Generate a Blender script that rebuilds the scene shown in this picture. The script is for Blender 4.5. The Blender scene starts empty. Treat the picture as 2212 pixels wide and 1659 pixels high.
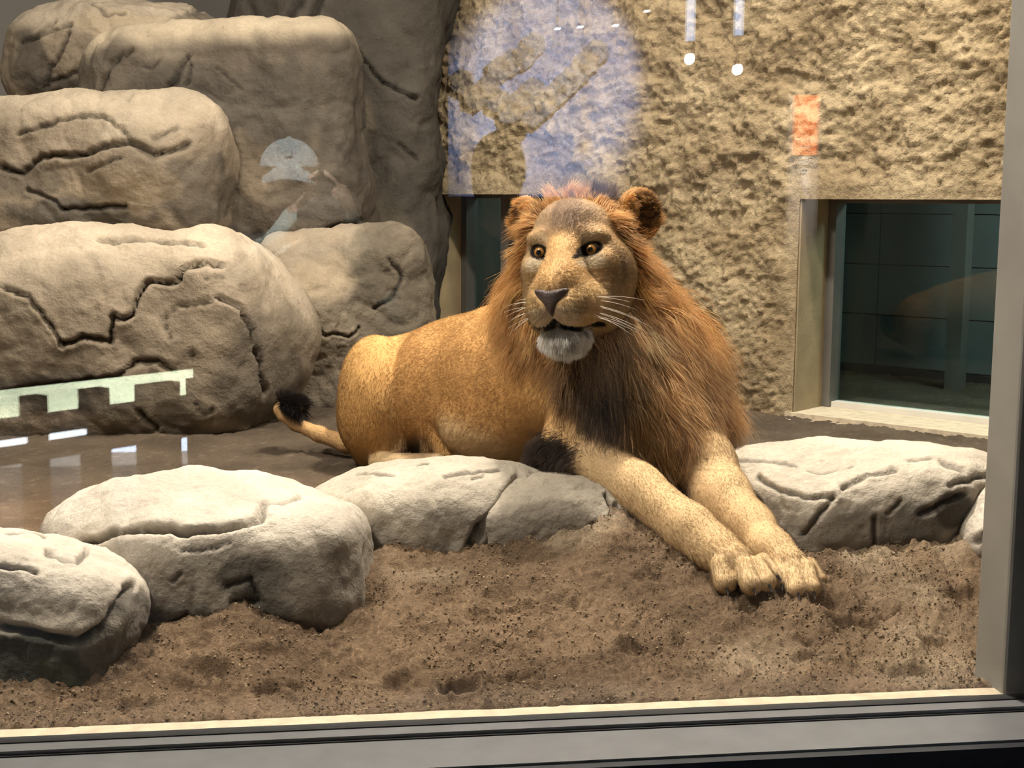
import bpy, bmesh, math, random
import numpy as np
from mathutils import Matrix, Vector

random.seed(7)
RNG = np.random.default_rng(7)
COL = bpy.context.scene.collection
SC = bpy.context.scene

# ------------------------------------------------------------------ camera
FPX, CX, CY = 2900.0, 1106.0, 829.5
YAW, PITCH, ROLL = math.radians(7.6), math.radians(7.6), math.radians(0.4)
CAM = np.array([0.0, -2.13, 0.85])
_f = np.array([math.sin(YAW) * math.cos(PITCH), math.cos(YAW) * math.cos(PITCH), -math.sin(PITCH)])
_r0 = np.array([math.cos(YAW), -math.sin(YAW), 0.0])
_u0 = np.cross(_r0, _f)
_r = math.cos(ROLL) * _r0 + math.sin(ROLL) * _u0
_u = np.cross(_r, _f)
B = np.stack([_r, _u, _f])                        # rows: right, up, forward


def L(px, py, d):
    """photo pixel + depth -> local (right, up, forward) metres"""
    return np.array([(px - CX) / FPX * d, -(py - CY) / FPX * d, d])


def to_world(p):
    return np.asarray(p) @ B + CAM


def to_local(w):
    return (np.asarray(w) - CAM) @ B.T


def W(px, py, d):
    return to_world(L(px, py, d))


def WZ(px, py, z):
    """where the sight line through a pixel meets height z"""
    v = L(px, py, 1.0) @ B
    return CAM + v * ((z - CAM[2]) / v[2])


def WY(px, py, y):
    v = L(px, py, 1.0) @ B
    return CAM + v * ((y - CAM[1]) / v[1])


def MIR(px, py, y):
    """a thing in the hall whose mirror image in the pane appears at a pixel (y: distance in front of the pane)"""
    p = WY(px, py, y).copy()
    p[1] = -p[1]
    return p


def proj(w):
    l = to_local(w)
    return CX + FPX * l[:, 0] / l[:, 2], CY - FPX * l[:, 1] / l[:, 2]


cam = bpy.data.cameras.new('camera')
cam.sensor_width = 36.0
cam.lens = 36.0 * FPX / 2212.0
cam.clip_start = 0.02
camo = bpy.data.objects.new('camera', cam)
M = Matrix(((_r[0], _u[0], -_f[0], CAM[0]), (_r[1], _u[1], -_f[1], CAM[1]), (_r[2], _u[2], -_f[2], CAM[2]), (0, 0, 0, 1)))
camo.matrix_world = M
COL.objects.link(camo)
SC.camera = camo

# ------------------------------------------------------------------ world, light, exposure
SC.view_settings.view_transform = 'Standard'
SC.view_settings.look = 'None'
SC.view_settings.gamma = 1.0
SC.view_settings.exposure = 0.22
SC.view_settings.use_curve_mapping = False
SC.cycles.max_bounces = 5
SC.cycles.diffuse_bounces = 2
SC.cycles.glossy_bounces = 3
SC.cycles.transmission_bounces = 4
SC.cycles.transparent_max_bounces = 8
SC.cycles.adaptive_threshold = 0.08

world = bpy.data.worlds.new('daylight')
SC.world = world
world.use_nodes = True
_nt = world.node_tree
_nt.nodes.clear()
_bg = _nt.nodes.new('ShaderNodeBackground')
_wo = _nt.nodes.new('ShaderNodeOutputWorld')
_sky = _nt.nodes.new('ShaderNodeTexSky')
_sky.sky_type = 'PREETHAM'
_sky.turbidity = 3.0
_sky.sun_direction = (-0.4, -0.3, 0.85)
_bg.inputs['Strength'].default_value = 2.5
_nt.links.new(_sky.outputs[0], _bg.inputs[0])
_nt.links.new(_bg.outputs[0], _wo.inputs[0])


def area(name, loc, target, size, power, col, spread=180.0, size_y=None):
    l = bpy.data.lights.new(name, 'AREA')
    l.energy = power
    l.color = col
    l.size = size
    if size_y:
        l.shape = 'RECTANGLE'
        l.size_y = size_y
    l.spread = math.radians(spread)
    o = bpy.data.objects.new(name, l)
    o.location = loc
    o.rotation_euler = (Vector(target) - Vector(loc)).to_track_quat('-Z', 'Y').to_euler()
    COL.objects.link(o)
    return o


def spot(name, loc, target, power, col, angle, blend=0.4, size=0.03):
    l = bpy.data.lights.new(name, 'SPOT')
    l.energy = power
    l.color = col
    l.spot_size = math.radians(angle)
    l.spot_blend = blend
    l.shadow_soft_size = size
    o = bpy.data.objects.new(name, l)
    o.location = loc
    o.rotation_euler = (Vector(target) - Vector(loc)).to_track_quat('-Z', 'Y').to_euler()
    COL.objects.link(o)
    return o


WARM = (1.0, 0.91, 0.78)
area('enclosure_key_lamp', (0.80, 1.30, 2.95), (0.35, 1.0, 0.2), 0.20, 120, WARM)
area('added_front_fill', (-1.35, 0.30, 2.95), (0.45, 0.9, 0.45), 0.35, 82, WARM)  # unseen fill light added to brighten the lion's face and chin
area('added_rear_fill', (-0.9, 2.0, 3.0), (-0.8, 2.5, 0.6), 0.4, 34, WARM)  # unseen fill light added over the left rear rocks
area('enclosure_side_lamp', (1.75, 1.45, 3.05), (1.85, 2.3, 0.8), 0.25, 52, WARM)

# ------------------------------------------------------------------ noise
_GR = np.random.default_rng(11).normal(size=(256, 3)).astype(np.float32)
_GR /= np.linalg.norm(_GR, axis=1, keepdims=True)


def pnoise(p, seed=0):
    p = np.asarray(p, np.float32)
    i = np.floor(p).astype(np.int64)
    f = (p - i).astype(np.float32)
    u = f * f * f * (f * (f * 6 - 15) + 10)
    out = 0
    for dx in (0, 1):
        wx = u[:, 0] if dx else 1 - u[:, 0]
        for dy in (0, 1):
            wy = u[:, 1] if dy else 1 - u[:, 1]
            for dz in (0, 1):
                wz = u[:, 2] if dz else 1 - u[:, 2]
                h = ((i[:, 0] + dx) * 73856093) ^ ((i[:, 1] + dy) * 19349663) ^ ((i[:, 2] + dz) * 83492791) ^ (seed * 2654435)
                h = (h ^ (h >> 13)) * 1274126177
                g = _GR[(h >> 7) & 255]
                out = out + wx * wy * wz * (g[:, 0] * (f[:, 0] - dx) + g[:, 1] * (f[:, 1] - dy) + g[:, 2] * (f[:, 2] - dz))
    return out * 1.4


def fbm(p, octaves=4, seed=0, gain=0.5, ridged=False):
    a, s, out = 1.0, 1.0, 0.0
    for k in range(octaves):
        n = pnoise(np.asarray(p) * s, seed + 17 * k)
        if ridged:
            n = 1 - 2 * np.abs(n)
        out = out + a * n
        a *= gain
        s *= 2.03
    return out


def sstep(a, b, x):
    t = np.clip((x - a) / (b - a), 0, 1)
    return t * t * (3 - 2 * t)


# ------------------------------------------------------------------ objects
def tag(o, label=None, cat=None, group=None, kind=None):
    if label:
        o['label'] = label
    if cat:
        o['category'] = cat
    if group:
        o['group'] = group
    if kind:
        o['kind'] = kind
    return o


def empty(name, loc=(0, 0, 0)):
    o = bpy.data.objects.new(name, None)
    o.location = loc
    o.empty_display_size = 0.05
    COL.objects.link(o)
    return o


def mesh_np(name, verts, faces, mat, parent=None, cols=None, smooth=True):
    """one mesh object from numpy arrays (faces: all tris or all quads, or a python list)"""
    me = bpy.data.meshes.new(name)
    verts = np.asarray(verts, np.float32)
    if isinstance(faces, np.ndarray):
        n = faces.shape[1]
        me.vertices.add(len(verts))
        me.vertices.foreach_set('co', verts.ravel())
        me.loops.add(faces.size)
        me.loops.foreach_set('vertex_index', faces.astype(np.int32).ravel())
        me.polygons.add(len(faces))
        me.polygons.foreach_set('loop_start', np.arange(0, faces.size, n, dtype=np.int32))
        me.update(calc_edges=True)
    else:
        me.from_pydata([tuple(map(float, v)) for v in verts], [], faces)
    if cols is not None:
        a = me.attributes.new('Col', 'FLOAT_COLOR', 'POINT')
        c = np.ones((len(verts), 4), np.float32)
        c[:, :cols.shape[1]] = cols
        a.data.foreach_set('color', c.ravel())
    if smooth:
        me.polygons.foreach_set('use_smooth', np.ones(len(me.polygons), bool))
    me.materials.append(mat)
    me.validate()
    o = bpy.data.objects.new(name, me)
    COL.objects.link(o)
    if parent is not None:
        o.parent = parent
        o.matrix_parent_inverse = parent.matrix_basis.inverted()
    return o


def link_bm(name, bm, mat, parent=None, smooth=False):
    me = bpy.data.meshes.new(name)
    bm.normal_update()
    bm.to_mesh(me)
    bm.free()
    if smooth:
        me.polygons.foreach_set('use_smooth', np.ones(len(me.polygons), bool))
    me.materials.append(mat)
    o = bpy.data.objects.new(name, me)
    COL.objects.link(o)
    if parent is not None:
        o.parent = parent
        o.matrix_parent_inverse = parent.matrix_basis.inverted()
    return o


def bm_box(bm, lo, hi, mtx=None, bevel=0.0):
    r = bmesh.ops.create_cube(bm, size=1.0)
    vs = r['verts']
    for v in vs:
        v.co = Vector([lo[i] + (v.co[i] + 0.5) * (hi[i] - lo[i]) for i in range(3)])
    if bevel:
        es = list({e for v in vs for e in v.link_edges})
        g = bmesh.ops.bevel(bm, geom=es, offset=bevel, segments=2, affect='EDGES', profile=0.5)
        vs = list({v for f in g['faces'] for v in f.verts} | {v for v in vs if v.is_valid})
    if mtx is not None:
        bmesh.ops.transform(bm, matrix=mtx, verts=vs)
    return vs


def box(name, lo, hi, mat, parent=None, bevel=0.0, mtx=None):
    bm = bmesh.new()
    bm_box(bm, lo, hi, mtx, bevel)
    return link_bm(name, bm, mat, parent)


def tube(bm, pts, r, seg=10, cap=True):
    pts = [Vector(p) for p in pts]
    rs = r if isinstance(r, (list, tuple)) else [r] * len(pts)
    rings, up = [], Vector((0.123, 0.456, 0.88)).normalized()
    for i, p in enumerate(pts):
        t = (pts[min(i + 1, len(pts) - 1)] - pts[max(i - 1, 0)]).normalized()
        s = t.cross(up).normalized()
        n = s.cross(t)
        rings.append([bm.verts.new(p + (s * math.cos(a) + n * math.sin(a)) * rs[i]) for a in [2 * math.pi * k / seg for k in range(seg)]])
    for a, b in zip(rings, rings[1:]):
        for k in range(seg):
            bm.faces.new((a[k], a[(k + 1) % seg], b[(k + 1) % seg], b[k]))
    if cap:
        bm.faces.new(rings[0])
        bm.faces.new(list(reversed(rings[-1])))


# ------------------------------------------------------------------ materials
def new_mat(name):
    m = bpy.data.materials.new(name)
    m.use_nodes = True
    nt = m.node_tree
    b = nt.nodes['Principled BSDF']
    return m, nt, b


def plain(name, col, rough=0.6, metal=0.0, var=0.08, scale=8.0, bump=0.0, bump_scale=60.0, spec=0.5, emit=None, emit_s=0.0):
    m, nt, b = new_mat(name)
    tc = nt.nodes.new('ShaderNodeTexCoord')
    n = nt.nodes.new('ShaderNodeTexNoise')
    n.inputs['Scale'].default_value = scale
    n.inputs['Detail'].default_value = 5
    nt.links.new(tc.outputs['Object'], n.inputs['Vector'])
    mx = nt.nodes.new('ShaderNodeMix')
    mx.data_type = 'RGBA'
    mx.inputs[6].default_value = (*[c * (1 - var * 2) for c in col], 1)
    mx.inputs[7].default_value = (*[min(1, c * (1 + var * 2)) for c in col], 1)
    nt.links.new(n.outputs['Fac'], mx.inputs[0])
    nt.links.new(mx.outputs[2], b.inputs['Base Color'])
    b.inputs['Roughness'].default_value = rough
    b.inputs['Metallic'].default_value = metal
    b.inputs['Specular IOR Level'].default_value = spec
    if bump:
        n2 = nt.nodes.new('ShaderNodeTexNoise')
        n2.inputs['Scale'].default_value = bump_scale
        n2.inputs['Detail'].default_value = 6
        nt.links.new(tc.outputs['Object'], n2.inputs['Vector'])
        bp = nt.nodes.new('ShaderNodeBump')
        bp.inputs['Strength'].default_value = bump
        bp.inputs['Distance'].default_value = 0.01
        nt.links.new(n2.outputs['Fac'], bp.inputs['Height'])
        nt.links.new(bp.outputs[0], b.inputs['Normal'])
    if emit:
        b.inputs['Emission Color'].default_value = (*emit, 1)
        b.inputs['Emission Strength'].default_value = emit_s
    return m


def attr_mat(name, rough=0.85, spec=0.2, bumps=((60, 0.3, 0.006),), grain=0.15, grain_scale=120.0):
    """colour from the mesh's own colour attribute, mottled by fine procedural grain"""
    m, nt, b = new_mat(name)
    at = nt.nodes.new('ShaderNodeAttribute')
    at.attribute_name = 'Col'
    tc = nt.nodes.new('ShaderNodeTexCoord')
    g = nt.nodes.new('ShaderNodeTexNoise')
    g.inputs['Scale'].default_value = grain_scale
    g.inputs['Detail'].default_value = 6
    g.inputs['Roughness'].default_value = 0.7
    nt.links.new(tc.outputs['Object'], g.inputs['Vector'])
    mr = nt.nodes.new('ShaderNodeMapRange')
    mr.inputs['From Min'].default_value = 0.25
    mr.inputs['From Max'].default_value = 0.75
    mr.inputs['To Min'].default_value = 1 - grain
    mr.inputs['To Max'].default_value = 1 + grain
    nt.links.new(g.outputs['Fac'], mr.inputs['Value'])
    mul = nt.nodes.new('ShaderNodeVectorMath')
    mul.operation = 'SCALE'
    nt.links.new(at.outputs['Color'], mul.inputs[0])
    nt.links.new(mr.outputs[0], mul.inputs['Scale'])
    nt.links.new(mul.outputs[0], b.inputs['Base Color'])
    b.inputs['Roughness'].default_value = rough
    b.inputs['Specular IOR Level'].default_value = spec
    prev = None
    for sc_, st, di in bumps:
        n = nt.nodes.new('ShaderNodeTexNoise')
        n.inputs['Scale'].default_value = sc_
        n.inputs['Detail'].default_value = 5
        n.inputs['Roughness'].default_value = 0.6
        nt.links.new(tc.outputs['Object'], n.inputs['Vector'])
        bp = nt.nodes.new('ShaderNodeBump')
        bp.inputs['Strength'].default_value = st
        bp.inputs['Distance'].default_value = di
        nt.links.new(n.outputs['Fac'], bp.inputs['Height'])
        if prev is not None:
            nt.links.new(prev.outputs[0], bp.inputs['Normal'])
        prev = bp
    if prev is not None:
        nt.links.new(prev.outputs[0], b.inputs['Normal'])
    return m


def pane_mat(name, r0=0.07, tint=(1, 1, 1)):
    """flat clear glass: Fresnel mirror over straight-through transmission"""
    m = bpy.data.materials.new(name)
    m.use_nodes = True
    nt = m.node_tree
    nt.nodes.clear()
    out = nt.nodes.new('ShaderNodeOutputMaterial')
    geo = nt.nodes.new('ShaderNodeNewGeometry')
    dot = nt.nodes.new('ShaderNodeVectorMath'); dot.operation = 'DOT_PRODUCT'
    nt.links.new(geo.outputs['Normal'], dot.inputs[0])
    nt.links.new(geo.outputs['Incoming'], dot.inputs[1])
    ab = nt.nodes.new('ShaderNodeMath'); ab.operation = 'ABSOLUTE'
    nt.links.new(dot.outputs['Value'], ab.inputs[0])
    om = nt.nodes.new('ShaderNodeMath'); om.operation = 'SUBTRACT'; om.inputs[0].default_value = 1.0
    nt.links.new(ab.outputs[0], om.inputs[1])
    pw = nt.nodes.new('ShaderNodeMath'); pw.operation = 'POWER'; pw.inputs[1].default_value = 5.0
    nt.links.new(om.outputs[0], pw.inputs[0])
    ma = nt.nodes.new('ShaderNodeMath'); ma.operation = 'MULTIPLY_ADD'; ma.inputs[1].default_value = 1 - r0; ma.inputs[2].default_value = r0
    nt.links.new(pw.outputs[0], ma.inputs[0])
    tr = nt.nodes.new('ShaderNodeBsdfTransparent'); tr.inputs[0].default_value = (*tint, 1)
    gl = nt.nodes.new('ShaderNodeBsdfGlossy'); gl.inputs['Roughness'].default_value = 0.0
    mx = nt.nodes.new('ShaderNodeMixShader')
    nt.links.new(ma.outputs[0], mx.inputs[0])
    nt.links.new(tr.outputs[0], mx.inputs[1])
    nt.links.new(gl.outputs[0], mx.inputs[2])
    nt.links.new(mx.outputs[0], out.inputs[0])
    return m


M_ROCK = attr_mat('sculpted_rock', rough=0.9, spec=0.15, bumps=((14, 0.5, 0.02), (70, 0.55, 0.008), (260, 0.4, 0.003)), grain=0.16, grain_scale=90)
M_WALL = attr_mat('rough_shotcrete', rough=0.95, spec=0.1, bumps=((40, 0.6, 0.02), (150, 0.7, 0.008)), grain=0.28, grain_scale=70)
M_SAND = attr_mat('damp_sand', rough=0.97, spec=0.08, bumps=((120, 0.8, 0.01), (420, 0.9, 0.004)), grain=0.35, grain_scale=230)
M_CREAM = plain('cream_ledge', (0.50, 0.42, 0.30), 0.8, var=0.2, scale=30, bump=0.3, bump_scale=90)
M_CONC = plain('pale_concrete', (0.36, 0.30, 0.22), 0.85, var=0.14, scale=7, bump=0.3)
M_GREYWALL = plain('grey_concrete_panel', (0.20, 0.185, 0.165), 0.85, var=0.08, scale=4, bump=0.15)
M_RUBBER = plain('black_gasket', (0.012, 0.012, 0.013), 0.7, bump=0.2)
M_FRAME = plain('grey_painted_frame', (0.21, 0.21, 0.215), 0.55, var=0.13, scale=14, bump=0.15, bump_scale=40)
M_FRONT = plain('dark_slate_paint', (0.022, 0.024, 0.03), 0.55, var=0.15, scale=20, bump=0.15)
M_DARK = plain('dark_ceiling_paint', (0.05, 0.048, 0.045), 0.9)
M_GLASS = pane_mat('clear_viewing_glass', 0.07)
# ------------------------------------------------------------------ distance-field modelling
def smin(a, b, k):
    h = np.maximum(k - np.abs(a - b), 0) / k
    return np.minimum(a, b) - h * h * k * 0.25


def smax(a, b, k):
    return -smin(-a, -b, k)


def sd_cone(p, a, b, ra, rb):
    """capsule whose radius runs from ra to rb"""
    ab = b - a
    t = np.clip(((p - a) @ ab) / max(1e-9, ab @ ab), 0, 1)
    q = p - (a + t[:, None] * ab)
    return np.sqrt((q * q).sum(1)) - (ra + (rb - ra) * t)


def rot_axes(rot):
    """rot = (about depth, about up, about right) in degrees"""
    a, b, c = [math.radians(v) for v in rot]
    m = Matrix.Rotation(a, 3, 'Z') @ Matrix.Rotation(b, 3, 'Y') @ Matrix.Rotation(c, 3, 'X')
    return np.array(m)


def sd_ell(p, c, r, rot=None):
    q = p - c
    if rot is not None:
        q = q @ rot
    k0 = np.sqrt(((q / r) ** 2).sum(1))
    k1 = np.sqrt(((q / (r * r)) ** 2).sum(1))
    return np.where(k1 > 1e-9, k0 * (k0 - 1) / np.maximum(k1, 1e-9), -r.min())


def sd_box(p, c, r, rnd, rot=None):
    q = p - c
    if rot is not None:
        q = q @ rot
    q = np.abs(q) - (r - rnd)
    return np.sqrt((np.maximum(q, 0) ** 2).sum(1)) + np.minimum(q.max(1), 0) - rnd


def surface_nets(vol, org, h):
    s = vol < 0
    nx, ny, nz = vol.shape
    c = np.zeros((nx - 1, ny - 1, nz - 1), np.uint8)
    for dx in (0, 1):
        for dy in (0, 1):
            for dz in (0, 1):
                c += s[dx:nx - 1 + dx, dy:ny - 1 + dy, dz:nz - 1 + dz]
    act = (c > 0) & (c < 8)
    idx = np.argwhere(act)
    vid = np.full(act.shape, -1, np.int32)
    vid[act] = np.arange(len(idx), dtype=np.int32)
    cv = {}
    for dx in (0, 1):
        for dy in (0, 1):
            for dz in (0, 1):
                cv[dx, dy, dz] = vol[idx[:, 0] + dx, idx[:, 1] + dy, idx[:, 2] + dz]
    acc = np.zeros((len(idx), 3), np.float32)
    cnt = np.zeros(len(idx), np.float32)
    for a in cv:
        for ax in range(3):
            if a[ax] == 0:
                b = list(a); b[ax] = 1; b = tuple(b)
                va, vb = cv[a], cv[b]
                m = (va < 0) != (vb < 0)
                t = np.where(m, va / np.where(m, va - vb, 1), 0)
                for k in range(3):
                    acc[:, k] += m * ((t if k == ax else 0) + a[k] * (k != ax))
                cnt += m
    v = (idx + acc / cnt[:, None]) * h + org
    quads = []
    for ax in range(3):
        sl0 = [slice(None)] * 3; sl1 = [slice(None)] * 3
        sl0[ax] = slice(0, -1); sl1[ax] = slice(1, None)
        a, b = s[tuple(sl0)], s[tuple(sl1)]
        e = np.argwhere(a != b)
        o1, o2 = [(1, 2), (2, 0), (0, 1)][ax]
        sh = act.shape
        ok = (e[:, o1] > 0) & (e[:, o2] > 0) & (e[:, o1] < sh[o1]) & (e[:, o2] < sh[o2])
        e = e[ok]
        flip = ~a[e[:, 0], e[:, 1], e[:, 2]]
        q = []
        for d1, d2 in ((-1, -1), (0, -1), (0, 0), (-1, 0)):
            g = e.copy(); g[:, o1] += d1; g[:, o2] += d2
            q.append(vid[g[:, 0], g[:, 1], g[:, 2]])
        q = np.stack(q, 1)
        q[flip] = q[flip][:, ::-1]
        quads.append(q)
    return v.astype(np.float32), np.concatenate(quads).astype(np.int32)


def mesh_sdf(f, lo, hi, h, coarse=5):
    """sample f on a fine grid, exactly only near the surface, and mesh it"""
    lo = np.array(lo, np.float64); hi = np.array(hi, np.float64)
    H = h * coarse
    nb = np.ceil((hi - lo) / H).astype(int) + 1
    g = np.stack(np.meshgrid(*[lo[k] + (np.arange(nb[k]) + 0.5) * H for k in range(3)], indexing='ij'), -1).reshape(-1, 3)
    cv = np.concatenate([f(g[i:i + 400000]) for i in range(0, len(g), 400000)]).reshape(nb)
    near = np.abs(cv) < H * 1.6
    fine = np.repeat(np.repeat(np.repeat(cv, coarse, 0), coarse, 1), coarse, 2).astype(np.float32)
    nm = np.repeat(np.repeat(np.repeat(near, coarse, 0), coarse, 1), coarse, 2)
    idx = np.argwhere(nm)
    for i in range(0, len(idx), 500000):
        q = idx[i:i + 500000]
        fine[q[:, 0], q[:, 1], q[:, 2]] = f(lo + (q + 0.5) * h)
    return surface_nets(fine, lo + 0.5 * h, h)


def grad(f, p, e=0.002):
    g = np.stack([f(p + np.eye(3)[k] * e) - f(p - np.eye(3)[k] * e) for k in range(3)], 1)
    return g / np.maximum(1e-9, np.linalg.norm(g, axis=1, keepdims=True))


def vnormals(v, faces):
    f = faces
    n = np.cross(v[f[:, 1]] - v[f[:, 0]], v[f[:, 2]] - v[f[:, 0]])
    if f.shape[1] == 4:
        n = n + np.cross(v[f[:, 2]] - v[f[:, 0]], v[f[:, 3]] - v[f[:, 0]])
    out = np.zeros_like(v)
    for k in range(f.shape[1]):
        np.add.at(out, f[:, k], n)
    return out / np.maximum(1e-12, np.linalg.norm(out, axis=1, keepdims=True))


_ICO = {}


def ico(n):
    if n not in _ICO:
        bm = bmesh.new()
        bmesh.ops.create_icosphere(bm, subdivisions=n, radius=1.0)
        v = np.array([x.co[:] for x in bm.verts])
        f = np.array([[x.index for x in q.verts] for q in bm.faces])
        bm.free()
        _ICO[n] = (v, f)
    return _ICO[n]


def seg_dist(x, y, line):
    d = np.full(len(x), 1e9)
    for (x0, y0), (x1, y1) in zip(line, line[1:]):
        dx, dy = x1 - x0, y1 - y0
        t = np.clip(((x - x0) * dx + (y - y0) * dy) / (dx * dx + dy * dy), 0, 1)
        d = np.minimum(d, np.hypot(x - x0 - t * dx, y - y0 - t * dy))
    return d


def rock(name, label, prims, col, cracks=(), stains_shade=(), detail=7, k=0.06, amp=0.02, freq=3.0, seed=1, center=None, top=None, facet=0.28, group=None, fine=0.004):
    """a boulder grown from a few rounded masses, weathered by noise and split by carved cracks.
    prims: (kind, px, py, depth, half width px, half height px, half depth m[, tilt deg[, rounding m]])"""
    ps = []
    for q in prims:
        kind, px, py, d, rx, ry, rd = q[:7]
        tilt = q[7] if len(q) > 7 else 0
        c = L(px, py, d)
        r = np.array([rx * d / FPX, ry * d / FPX, rd])
        ps.append((kind, c, r, rot_axes((tilt, 0, 0)), (q[8] if len(q) > 8 else min(r) * 0.75)))

    def f(p):
        s = None
        for kind, c, r, ro, rnd in ps:
            d = sd_ell(p, c, r, ro) if kind == 'e' else sd_box(p, c, r, rnd, ro)
            s = d if s is None else smin(s, d, k)
        return s
    dirs, faces = ico(detail)
    c0 = ps[0][1] if center is None else L(*center)
    t = np.full(len(dirs), max(np.linalg.norm(c - c0) + np.linalg.norm(r) for _, c, r, _, _ in ps) * 1.05)
    for _ in range(60):
        t = np.maximum(t - 0.85 * f(c0 + dirs * t[:, None]), 0.01)
    p = c0 + dirs * t[:, None]
    n = grad(f, p, 0.004)
    w = to_world(p)
    so = np.array([seed * 3.1, seed * 1.7, seed * 2.3])
    low = fbm(w * freq + so, 3, seed)
    cell = 1 - np.abs(pnoise(w * freq * 1.7 + so, seed + 5))
    rid = fbm(w * freq * 3.0 + so, 4, seed + 9, ridged=True)
    dsp = amp * low - amp * facet * (cell ** 6) * 1.2 + amp * 0.16 * rid + fine * fbm(w * 28 + so, 3, seed + 3)
    px, py = proj(w)
    face = n[:, 2] < 0.25
    cm = np.zeros(len(w))
    for cr in cracks:
        line, wid, dep = cr[0], cr[1], cr[2]
        jx = px + 5 * pnoise(w * 30 + so, 40) + 2 * pnoise(w * 90 + so, 41)
        jy = py + 5 * pnoise(w * 30 + so, 42) + 2 * pnoise(w * 90 + so, 43)
        dd = seg_dist(jx, jy, line)
        g = np.exp(-(dd / wid) ** 2) * face
        dsp -= dep * g
        dsp += dep * 0.18 * np.exp(-(dd / (wid * 3.5)) ** 2) * face
        cm = np.maximum(cm, g)
    p = p + n * dsp[:, None]
    w = to_world(p)
    col = np.array(col)
    cols = np.repeat(col[None], len(w), 0)
    m = sstep(-0.5, 0.6, fbm(w * 5 + so, 4, seed + 21))
    cols = cols * (0.82 + 0.3 * m[:, None])
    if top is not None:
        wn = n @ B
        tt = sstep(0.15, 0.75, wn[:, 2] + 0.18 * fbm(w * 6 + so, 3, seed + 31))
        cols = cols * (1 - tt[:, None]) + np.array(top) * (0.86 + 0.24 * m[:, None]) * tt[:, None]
    for sx, sy, rx, ry, sc_, st in stains_shade:
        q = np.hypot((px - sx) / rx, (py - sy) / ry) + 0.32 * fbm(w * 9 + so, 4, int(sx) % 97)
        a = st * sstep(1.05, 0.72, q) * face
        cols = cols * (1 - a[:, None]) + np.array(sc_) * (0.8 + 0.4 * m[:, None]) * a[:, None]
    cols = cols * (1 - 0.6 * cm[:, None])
    o = mesh_np(name, w, faces, M_ROCK, None, np.clip(cols, 0.01, 1))
    tag(o, label, 'rock', group)
    return o


def prism(name, pts, h0, h1, mat, parent=None):
    """vertical wall/box from a plan outline"""
    n = len(pts)
    v = [(x, y, h0) for x, y in pts] + [(x, y, h1) for x, y in pts]
    f = [tuple(range(n - 1, -1, -1)), tuple(range(n, 2 * n))] + [(i, (i + 1) % n, n + (i + 1) % n, n + i) for i in range(n)]
    return mesh_np(name, v, f, mat, parent, smooth=False)
# ------------------------------------------------------------------ the setting
def struct(o):
    o['kind'] = 'structure'
    return o


# rough sprayed-concrete wall running at about 45 degrees across the back right
WP0 = np.array([1.66, 2.55])
WT = np.array([-0.66, 0.75]); WT /= np.linalg.norm(WT)
WN = np.array([-WT[1], WT[0]]); WN = WN if WN[1] < 0 else -WN          # towards the camera


def wp(s, z, off=0.0):
    """point on the wall: s along it, z up, off out of it (negative = into the recess)"""
    q = WP0 + WT * s + WN * off
    return np.array([q[0], q[1], z])


WIN = [(-1.05, 0.0, 0.095, 0.885), (0.86, 1.86, 0.10, 0.90)]            # (s0, s1, z0, z1)


def rough_wall():
    hs = 0.0085
    ss = np.arange(-1.75, 2.15, hs)
    zz = np.arange(-0.1, 2.35, hs)
    S, Z = np.meshgrid(ss, zz, indexing='ij')
    p = np.stack([S.ravel(), Z.ravel(), np.zeros(S.size)], 1)
    warp = 0.10 * np.stack([fbm(p * 2.5, 2, 71), fbm(p * 2.5, 2, 72), np.zeros(len(p))], 1)
    q = (p + warp) * np.array([1.0, 1.5, 1])
    q = (p + 0.35 * warp) * np.array([1.0, 1.25, 1])
    big = fbm(q * 2.2, 3, 61)
    rid = fbm(q * 7.5, 4, 62, gain=0.62)
    lump = np.abs(fbm(q * 16, 4, 63, gain=0.65))
    fine = fbm(q * 45, 3, 64, gain=0.65)
    upper = sstep(0.2, 1.0, p[:, 1])
    h = 0.035 * big + (0.010 + 0.014 * upper) * rid + 0.020 * lump + 0.0085 * fine
    # settle towards the frames round the openings
    edge = np.full(len(p), 9.0)
    hole = np.zeros(len(p), bool)
    for s0, s1, z0, z1 in WIN:
        dx = np.maximum(np.maximum(s0 - p[:, 0], p[:, 0] - s1), 0)
        dz = np.maximum(np.maximum(z0 - p[:, 1], p[:, 1] - z1), 0)
        edge = np.minimum(edge, np.hypot(dx, dz))
        hole |= (p[:, 0] > s0) & (p[:, 0] < s1) & (p[:, 1] > z0) & (p[:, 1] < z1)
    h = h * sstep(-0.02, 0.10, edge) + 0.012 * sstep(0.12, 0.02, edge)
    w = np.zeros((len(p), 3))
    w[:, :2] = WP0 + WT * p[:, :1] + WN * h[:, None]
    w[:, 2] = p[:, 1]
    m = sstep(-0.5, 0.6, fbm(p * 3.1, 4, 65))[:, None]
    pit = sstep(0.0, -0.05, h - 0.035 * big - 0.02)[:, None]
    cols = np.array([0.245, 0.185, 0.108]) * (1 - m) + np.array([0.36, 0.285, 0.175]) * m
    cols = cols * (0.9 + 0.25 * sstep(-0.4, 0.5, fine)[:, None])
    ns, nz = S.shape
    I = np.arange(ns * nz).reshape(ns, nz)
    f = np.stack([I[:-1, :-1], I[1:, :-1], I[1:, 1:], I[:-1, 1:]], -1).reshape(-1, 4)
    f = f[~(hole[f].all(1))]
    n0 = vnormals(w.astype(np.float32), f)
    if (n0[:, :2] @ WN).mean() < 0:
        f = f[:, ::-1]
    o = mesh_np('wall_right', w, f, M_WALL, None, cols)
    struct(o)
    o['label'] = 'rough tan sprayed concrete wall with two recessed windows'
    return o


rough_wall()

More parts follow.
